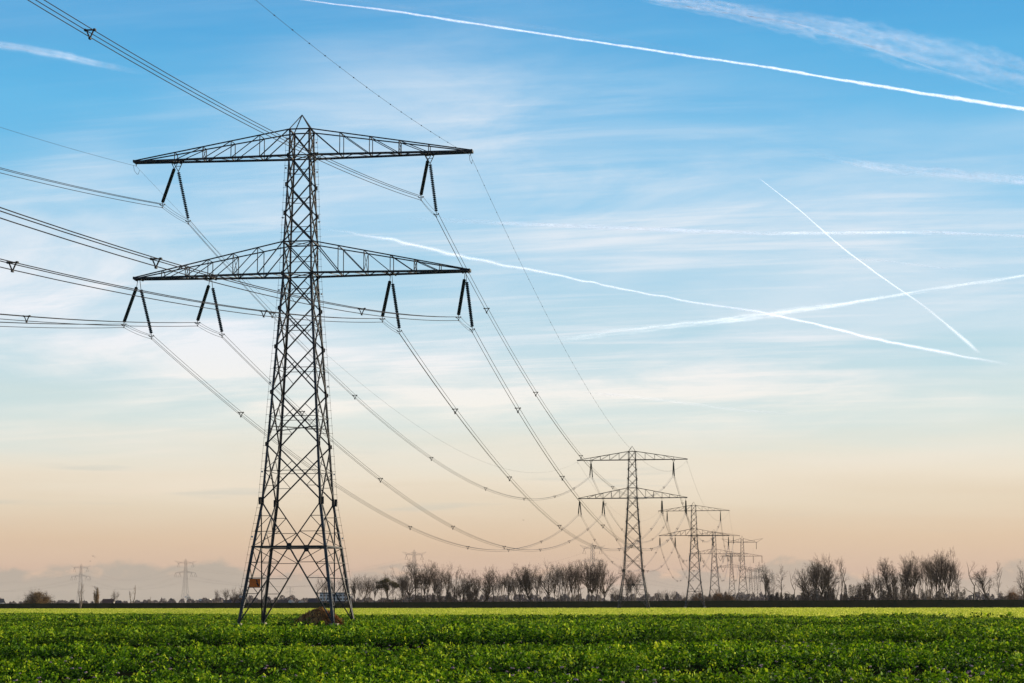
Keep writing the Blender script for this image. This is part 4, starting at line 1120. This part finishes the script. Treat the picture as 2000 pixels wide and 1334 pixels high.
strip('distant_wood', [(-300, 150, 1172, 2900, 3300, .6), (120, 420, 1171, 2500, 3000, .6), (400, 480, 1165, 2300, 2600, .6), (280, 440, 1168, 2400, 2700, .5), (470, 600, 1163, 2600, 3000, .8), (580, 760, 1166, 2500, 2900, .8),
                       (760, 1250, 1162, 1900, 2400, .9), (1250, 1500, 1160, 2000, 2600, 1.0), (1480, 1900, 1163, 1700, 2300, .8), (1880, 2300, 1160, 2100, 2600, .9)],
      'wood_far', 'low bluish-brown line of distant woodland on the horizon', 'woodland', 150, 10, 1.2)

# ------------------------------------------------------------------ houses and other far things
def house(u, D, w, dpt, eave, ridge, rz, wall, roof, lab, chim=True, win=2):
    x = gx(u, D); r = empty('house', (x, D, GZ), rz); tag(r, lab, 'house', 'houses beyond the dike')
    b = MB(); b.box((0, 0, eave / 2), w, dpt, eave); b.add([(-w / 2, -dpt / 2, eave), (-w / 2, dpt / 2, eave), (-w / 2, 0, ridge - .15)], [(0, 1, 2)]); b.add([(w / 2, -dpt / 2, eave), (w / 2, dpt / 2, eave), (w / 2, 0, ridge - .15)], [(2, 1, 0)]); b.build('wall', M[wall], r)
    b = MB(); o = .4
    for s in (-1, 1):
        vs = [(-w / 2 - o, s * (dpt / 2 + o), eave - .25), (w / 2 + o, s * (dpt / 2 + o), eave - .25), (w / 2 + o, 0, ridge), (-w / 2 - o, 0, ridge)]
        b.add(vs + [(a, c, z + .2) for a, c, z in vs], [(0, 1, 2, 3), (7, 6, 5, 4), (0, 4, 5, 1), (1, 5, 6, 2), (2, 6, 7, 3), (3, 7, 4, 0)])
    rf = b.build('roof', M[roof], r)
    if chim: c = MB(); c.box((w * .25, 0, ridge + .35), .7, .7, 1.3); c.build('chimney', M['wall_brick'], rf)
    for k in range(win):
        c = MB(); c.box((-w / 2 + w * (k + .5) / win, -dpt / 2 - .03, eave * .6), 1.3, .08, 1.3); c.build('window', M['window'], r)
    c = MB(); c.box((w * .08, -dpt / 2 - .03, 1.05), 1.0, .1, 2.1); c.build('door', M['roof_dark'], r)
house(-4, 1750, 9, 8, 4.2, 7.2, .5, 'wall_white', 'roof_dark', 'white house with dark roof cut by the left edge')
house(212, 1650, 8.5, 7, 3.2, 6.4, 0.05, 'wall_white', 'roof_red', 'low white farmhouse with long brown roof behind the thin dead tree', win=3)
house(231, 1680, 4, 5, 3.0, 5.2, .1, 'wall_white', 'roof_dark', 'small pinkish annex right of the brown-roofed farmhouse', False, 1)
house(444, 1750, 6, 6, 2.8, 5.6, .2, 'wall_brick', 'roof_dark', 'small dark-roofed house below the small bare trees', False)
house(467, 1600, 6.5, 7, 2.8, 6.2, -.2, 'wall_white', 'roof_dark', 'blue-grey roofed house behind the left foot of the nearest pylon')
house(553, 1900, 9, 7, 3.0, 5.6, .1, 'wall_white', 'roof_dark', 'long dark-roofed house with pale gable inside the pylon legs')
house(568, 1900, 5, 6, 3.0, 6.0, 1.2, 'wall_white', 'roof_dark', 'small pale-gabled house inside the pylon legs, right of the long one')
house(588, 1850, 4.5, 5, 2.6, 5.0, 1.0, 'wall_white', 'roof_dark', 'tiny pale house beside the round dark bush inside the pylon legs', False, 1)
house(613, 1700, 8.5, 7, 2.8, 6.6, .15, 'wall_white', 'roof_dark', 'steep dark-blue roofed house at the right inside the pylon legs')
house(783, 1500, 5, 5, 2.5, 4.6, .3, 'wall_white', 'roof_dark', 'small house hidden between the bare trees right of the olive tree', False, 1)
house(1884, 2200, 6, 6, 3, 5.6, .4, 'wall_white', 'roof_dark', 'tiny white house beyond the dike left of the crooked dead tree', False, 1)

def block(u0, u1, vt, D, lab, bands):
    x0, x1 = gx(u0, D), gx(u1, D); h = at(u0, vt, D).z - GZ; r = empty('office_building', ((x0 + x1) / 2, D, GZ)); tag(r, lab, 'building'); w = x1 - x0
    b = MB(); b.box((0, 8, h / 2), w, 16, h); b.build('wall', M['wall_white'], r)
    if bands:
        b = MB(); b.box((0, -.1, h * .20), w + .3, .4, h * .36); b.build('plinth', M['roof_dark'], r)
        for zc in (.52, .78):
            for k in range(9):
                c = MB(); c.box((-w / 2 + w * (k + .5) / 9, -.05, h * zc), w / 15, .2, h * .12); c.build('window', M['window'], r)
    else:
        for k in range(4): c = MB(); c.box((-w / 2 + w * (k + .5) / 4, -.05, h * .5), w / 8, .2, h * .2); c.build('window', M['window'], r)
    b = MB(); b.box((0, 8, h + .15), w + .6, 16.6, .3); b.build('roof', M['concrete'], r)
block(624, 682, 1157.5, 2100, 'white office block with window rows between the right pylon legs', True)
block(551, 562, 1168, 3400, 'low white industrial building far behind the pylon legs', False)
block(388, 409, 1170, 3400, 'long low white building on the horizon right of the windmill', False)
# white wind pump
wx_, D = gx(366.5, 1400), 1400; zc = at(366.5, 1166.5, D).z
wm = empty('windmill', (wx_, D, GZ)); zc -= GZ; tag(wm, 'small windmill with four white sails at the foot of a distant pylon', 'windmill')
b = MB()
for sx in (-1, 1):
    for sy in (-1, 1): b.bar((sx * .7, sy * .7, 0), (sx * .12, sy * .12, zc), .12)
b.bar((0, 0, 0), (0, 0, zc), .2); b.build('tower', M['bark'], wm)
b = MB(); b.box((0, 0, zc), .35, .8, .35); b.build('hub', M['bark'], wm)
for k in range(4):
    a = .10 + k * math.pi / 2; dx_, dz_ = math.sin(a), math.cos(a); nx_, nz_ = dz_, -dx_
    b = MB(); vs = []
    for y_ in (-.5, -.42):
        for t, w in ((.25, -.12), (1.9, -.38), (1.9, .38), (.25, .2)): vs.append((dx_ * t + nx_ * w, y_ + w * .5, zc + dz_ * t + nz_ * w))
    b.add(vs, [(0, 1, 2, 3), (7, 6, 5, 4), (0, 4, 5, 1), (1, 5, 6, 2), (2, 6, 7, 3), (3, 7, 4, 0)]); b.build('sail', M['wall_white'], wm)
# red machine between the trees
rm = empty('red_tractor', (gx(770, 1120), 1120, 2.2)); rm.location.z = GZ; tag(rm, 'red farm machine half hidden below the leaning trunk of the olive tree', 'vehicle')
b = MB(); b.box((0, 0, 2.3), 2.6, 1.3, 1.0); b.box((-.9, 0, 3.3), 1.2, 1.2, 1.4); b.build('body', M['red'], rm)
for sx, rr_ in ((-.95, .95), (1.0, .6)):
    for sy in (-.8, .8): b = MB(); b.tube([(sx, sy - .2, rr_), (sx, sy + .2, rr_)], rr_, 14); b.build('wheel', M['fitting'], rm)
b = MB(); b.box((-.9, 0, 1.6), .4, .4, 1.0); b.box((.9, 0, 1.5), .4, .4, 1.0); b.build('axle_frame', M['fitting'], rm)
# marker post and birds
pp_ = MB(); pp_.box((0, 0, 2), .5, .5, 4.0); pp_.box((0, 0, 4.2), .8, .8, .4); o = pp_.build('marker_post', M['bark']); o.location = (gx(98, 1160), 1160, GZ); tag(o, 'short dark post on the dike right of the round bushy tree', 'post')
def bird(u, v, D, a, lab):
    b = MB(); s = .42
    b.tube([(0, -.28, 0), (0, -.1, .02), (0, .1, .02), (0, .32, 0)], [.02, .08, .07, .02], 6)
    for sx in (-1, 1):
        b.add([(0, -.08, .03), (0, .1, .03), (sx * .35, .06, .16 * a + .04), (sx * .35, -.12, .16 * a + .04)], [(0, 1, 2, 3)])
        b.add([(sx * .35, -.12, .16 * a + .04), (sx * .35, .06, .16 * a + .04), (sx * .78, -.02, .04 * a)], [(0, 1, 2)])
    o = b.build('bird', M['fitting']); o.location = at(u, v, D); tag(o, lab, 'bird', 'birds flying far off'); o.rotation_euler = (0, 0, a)
bird(181.7, 1086.4, 700, 1.0, 'tiny dark bird, upper left one of three over the left distant pylon')
bird(185.3, 1088.3, 700, .6, 'tiny dark bird, upper right one of three over the left distant pylon')
bird(176.4, 1096, 700, -.5, 'tiny dark bird, lowest of three over the left distant pylon')
bird(1022, 1016, 800, .8, 'tiny bird high in the peach sky left of the second pylon')

# ------------------------------------------------------------------ contrails: long ice-cloud tubes 9 km up, built as nested shells
def contrail_mat(name, dens, ns=0.0012, lo=.3, hi=.7, col=(.80, .86, .95)):
    Mt = bpy.data.materials.new(name); Mt.use_nodes = True; nt = Mt.node_tree; N = nt.nodes; L = nt.links; N.remove(N['Principled BSDF'])
    d = N.new('ShaderNodeBsdfDiffuse'); d.inputs[0].default_value = col + (1,); t = N.new('ShaderNodeBsdfTranslucent'); t.inputs[0].default_value = col + (1,)
    m1 = N.new('ShaderNodeAddShader'); L.new(d.outputs[0], m1.inputs[0]); L.new(t.outputs[0], m1.inputs[1])
    tr = N.new('ShaderNodeBsdfTransparent'); m2 = N.new('ShaderNodeMixShader'); L.new(tr.outputs[0], m2.inputs[1]); L.new(m1.outputs[0], m2.inputs[2])
    a = N.new('ShaderNodeAttribute'); a.attribute_name = 'dens'
    tc = N.new('ShaderNodeTexCoord'); n = N.new('ShaderNodeTexNoise'); n.inputs['Scale'].default_value = ns; n.inputs['Detail'].default_value = 6; n.inputs['Roughness'].default_value = .65; L.new(tc.outputs['Object'], n.inputs['Vector'])
    mp = N.new('ShaderNodeMapRange'); mp.inputs[1].default_value = lo; mp.inputs[2].default_value = hi; L.new(n.outputs[0], mp.inputs[0])
    k = N.new('ShaderNodeMath'); k.operation = 'MULTIPLY'; L.new(a.outputs['Fac'], k.inputs[0]); L.new(mp.outputs[0], k.inputs[1])
    k2 = N.new('ShaderNodeMath'); k2.operation = 'MULTIPLY'; k2.use_clamp = True; L.new(k.outputs[0], k2.inputs[0]); k2.inputs[1].default_value = dens; L.new(k2.outputs[0], m2.inputs[0])
    L.new(m2.outputs[0], N['Material Output'].inputs[0]); return Mt


def contrail(pts, lab, dens, shells=4, strands=1, seed=0, ns=.01, lo=.1, hi=.7, alt=9000.0, fade=(0, 0), wob=.15, sr=.34):
    """pts: (u, v, width px, strength); wide old trails are a sheaf of thin wavering strands"""
    q = np.random.default_rng(seed); u, v, w, st = [np.array(x, float) for x in zip(*pts)]
    tt = np.concatenate([[0], np.cumsum(np.hypot(np.diff(u), np.diff(v)))]); n = int(tt[-1] / 4) + 2; s = np.linspace(0, tt[-1], n)
    U, Vv, Wd, St = [np.interp(s, tt, x) for x in (u, v, w, st)]
    def sm(x, k=9):
        k = min(k, (len(x) - 1) // 2); ker = np.hanning(2 * k + 3)[1:-1]; ker /= ker.sum(); return np.convolve(np.pad(x, k, 'reflect', reflect_type='odd'), ker, 'valid')
    U, Vv, Wd = sm(U), sm(Vv), sm(Wd)
    St = St * np.clip(s / max(fade[0], 1e-3), 0, 1) * np.clip((tt[-1] - s) / max(fade[1], 1e-3), 0, 1)
    P = []
    for a, b_ in zip(U, Vv):
        d = at(a, b_, 1.0) - Vector((0, 0, CAM_H)); P.append(d * (alt / d.z))
    c0 = P[len(P) // 2].copy(); V = []; F = []; D = []; m = 10 if strands > 1 else 14
    wave = lambda k: (lambda x: x / (np.abs(x).std() * 1.6 + np.abs(x).mean() + 1e-9))(sm(q.normal(0, 1, n), k))
    for g_ in range(strands):
        ph = 0 if strands == 1 else q.uniform(-1, 1); off = ph * (1 - sr) * .9 + wave(14) * .10 + wave(5) * wob * .4
        sid = 0 if strands == 1 else q.uniform(-.6, .6)
        amp = 1 if strands == 1 else np.clip(.55 + .6 * wave(18) + .35 * wave(6), .05, 1.4)
        rw = (1 if strands == 1 else sr * q.uniform(.5, 1.3)) * (1 + .16 * wave(4) + .10 * wave(2))
        for sh in range(shells):
            f = (sh + 1) / shells; o = len(V)
            for i in range(n):
                d = (P[min(i + 1, n - 1)] - P[max(i - 1, 0)]).normalized(); x = d.cross(Vector((0, 0, 1))).normalized(); y = x.cross(d)
                hw_ = Wd[i] / 2 / F_PX * P[i].length; rr = max(hw_ * f * rw[i], 1.0) * (1 if 0 < i < n - 1 else .02)
                C_ = P[i] - c0 + y * (off[i] * hw_) + x * (sid * hw_)
                for j in range(m):
                    a = 2 * math.pi * j / m; V.append(tuple(C_ + (x * math.cos(a) + y * math.sin(a)) * rr)); D.append(St[i] * (amp[i] if strands > 1 else 1) * (1 - .6 * f))
            F += [(o + i * m + j, o + i * m + (j + 1) % m, o + (i + 1) * m + (j + 1) % m, o + (i + 1) * m + j) for i in range(n - 1) for j in range(m)]
    me = bpy.data.meshes.new('contrail'); me.from_pydata(V, [], F); at_ = me.attributes.new('dens', 'FLOAT', 'POINT'); at_.data.foreach_set('value', np.array(D, np.float32))
    me.polygons.foreach_set('use_smooth', np.ones(len(F), bool)); me.materials.append(contrail_mat('contrail_ice', dens, ns, lo, hi)); me.update()
    o = bpy.data.objects.new('contrail', me); COL.objects.link(o); o.location = c0; tag(o, lab, 'contrail', 'contrails and cloud streaks in the sky'); return o

contrail([(575, -3, 2, .4), (640, 6, 3.5, .7), (760, 20, 4.5, .8), (900, 42, 4.5, .9), (1100, 72, 4.5, .95), (1300, 102, 5, 1.05), (1500, 131, 5.5, 1.1), (1700, 165, 6.5, 1.2), (1850, 189, 7, 1.3), (2120, 232, 8, 1.4)],
         'long bright white contrail crossing the upper sky to the right edge', .42, 4, 1, 1, .016, .05, .6, wob=.5)
contrail([(640, -6, 8, .4), (760, 10, 12, .5), (900, 32, 15, .6), (1050, 54, 15, .6), (1250, 84, 12, .45), (1400, 106, 10, .3)], 'faint veil lying along the upper edge of the long bright contrail', .045, 2, 7, 2, .012, .2, .7, fade=(60, 160))
contrail([(1240, -14, 20, .8), (1300, 2, 26, 1), (1450, 24, 40, 1), (1600, 52, 60, 1), (1700, 78, 74, .95), (1800, 100, 84, .85), (1900, 124, 80, .75), (2120, 168, 80, .7)], 'broad feathery old contrail in the upper right corner', .062, 3, 26, 3, .010, .25, .72, wob=.3, sr=.20)
contrail([(1280, 4, 8, .7), (1400, 22, 9, .9), (1550, 45, 9, .9), (1680, 84, 8, .7), (1780, 120, 10, .4), (1900, 160, 12, .3), (2000, 190, 12, .2)], 'brighter puffy lower edge of the broad old contrail upper right', .07, 3, 6, 23, .010, .25, .7, fade=(40, 60), wob=.4, sr=.5)
contrail([(-120, 68, 20, .9), (0, 88, 24, 1), (60, 97, 26, 1), (120, 109, 26, 1), (200, 127, 22, .8), (300, 146, 18, .4)], 'soft pale contrail fragment in the upper left corner', .045, 3, 14, 4, .006, .2, .7, fade=(0, 170), sr=.42)
contrail([(1480, 346, 1.4, .8), (1560, 408, 2.2, .9), (1640, 480, 3.2, .9), (1720, 540, 3.6, .9), (1780, 580, 3.8, .6), (1815, 605, 4, .35), (1840, 627, 5.5, .5), (1880, 660, 7, .7), (1915, 692, 8, .6)], 'thin straight contrail slanting down steeply on the right', .20, 4, 1, 5, .014, .1, .6, fade=(15, 25), wob=.5)
contrail([(620, 445, 5, .2), (760, 467, 9, .7), (900, 500, 9, .7), (1100, 540, 6, .8), (1250, 571, 5, .75), (1400, 598, 5, .75), (1480, 608, 5.5, .9), (1600, 634, 6, 1), (1700, 660, 7, 1), (1780, 676, 7, 1), (1850, 690, 7, .9), (1985, 714, 6, .3)], 'long contrail falling from the nearest pylon to the lower right sky', .22, 4, 1, 6, .014, .1, .65, fade=(120, 90), wob=.9)
contrail([(1060, 668, 18, .5), (1200, 648, 20, .8), (1320, 634, 20, .9), (1430, 624, 19, .9), (1550, 606, 18, .9), (1650, 594, 14, .9), (1700, 584, 12, .9), (1850, 560, 11, .9), (1950, 546, 10, .9), (2120, 516, 10, .9)], 'diffuse contrail rising to the right edge and crossing two others', .040, 3, 9, 7, .010, .2, .7, fade=(140, 0), wob=.5, sr=.42)
contrail([(780, 426, 14, .5), (960, 436, 15, .9), (1100, 441, 15, .9), (1300, 450, 17, .9), (1500, 457, 13, .8), (1650, 456, 11, 1), (1800, 454, 11, 1.1), (1900, 458, 10, 1.1), (2120, 466, 10, 1.1)], 'level pale contrail running across the middle of the sky', .085, 3, 8, 8, .008, .2, .7, fade=(220, 0), wob=.3, sr=.42)
contrail([(1570, 296, 10, .2), (1650, 314, 18, .5), (1750, 331, 22, .9), (1830, 336, 24, .9), (1900, 344, 24, 1), (2120, 360, 26, 1)], 'puffy short contrail piece at the right edge below the upper veil', .07, 3, 12, 9, .008, .25, .7, fade=(110, 0), wob=.5, sr=.36)
contrail([(1620, 503, 4, .3), (1740, 510, 8, .8), (1810, 520, 10, .8), (1900, 528, 10, .3)], 'short faint wisp right of the steep thin contrail', .07, 3, 5, 10, .008, .2, .7, fade=(60, 60), wob=.5, sr=.5)
contrail([(1130, 766, 5, .3), (1220, 772, 9, .9), (1330, 785, 9, .9), (1440, 800, 8, .6), (1600, 812, 8, .3)], 'faint low streak above the second pylon', .05, 3, 5, 11, .005, .2, .7, fade=(60, 120), sr=.5)

# ------------------------------------------------------------------ air
HZ = MB(); HZ.box((0, 5550, 42.3), 12800, 13100, 87.6)
M['haze'] = bpy.data.materials.new('haze_air'); M['haze'].use_nodes = True; nt = M['haze'].node_tree; nt.nodes.remove(nt.nodes['Principled BSDF'])
pv = nt.nodes.new('ShaderNodeVolumePrincipled'); pv.inputs['Density'].default_value = 0.00002; pv.inputs['Color'].default_value = (1.0, .90, .80, 1); pv.inputs['Anisotropy'].default_value = 0.1
nt.links.new(pv.outputs[0], nt.nodes['Material Output'].inputs['Volume'])
tag(HZ.build('haze', M['haze']), kind='stuff')
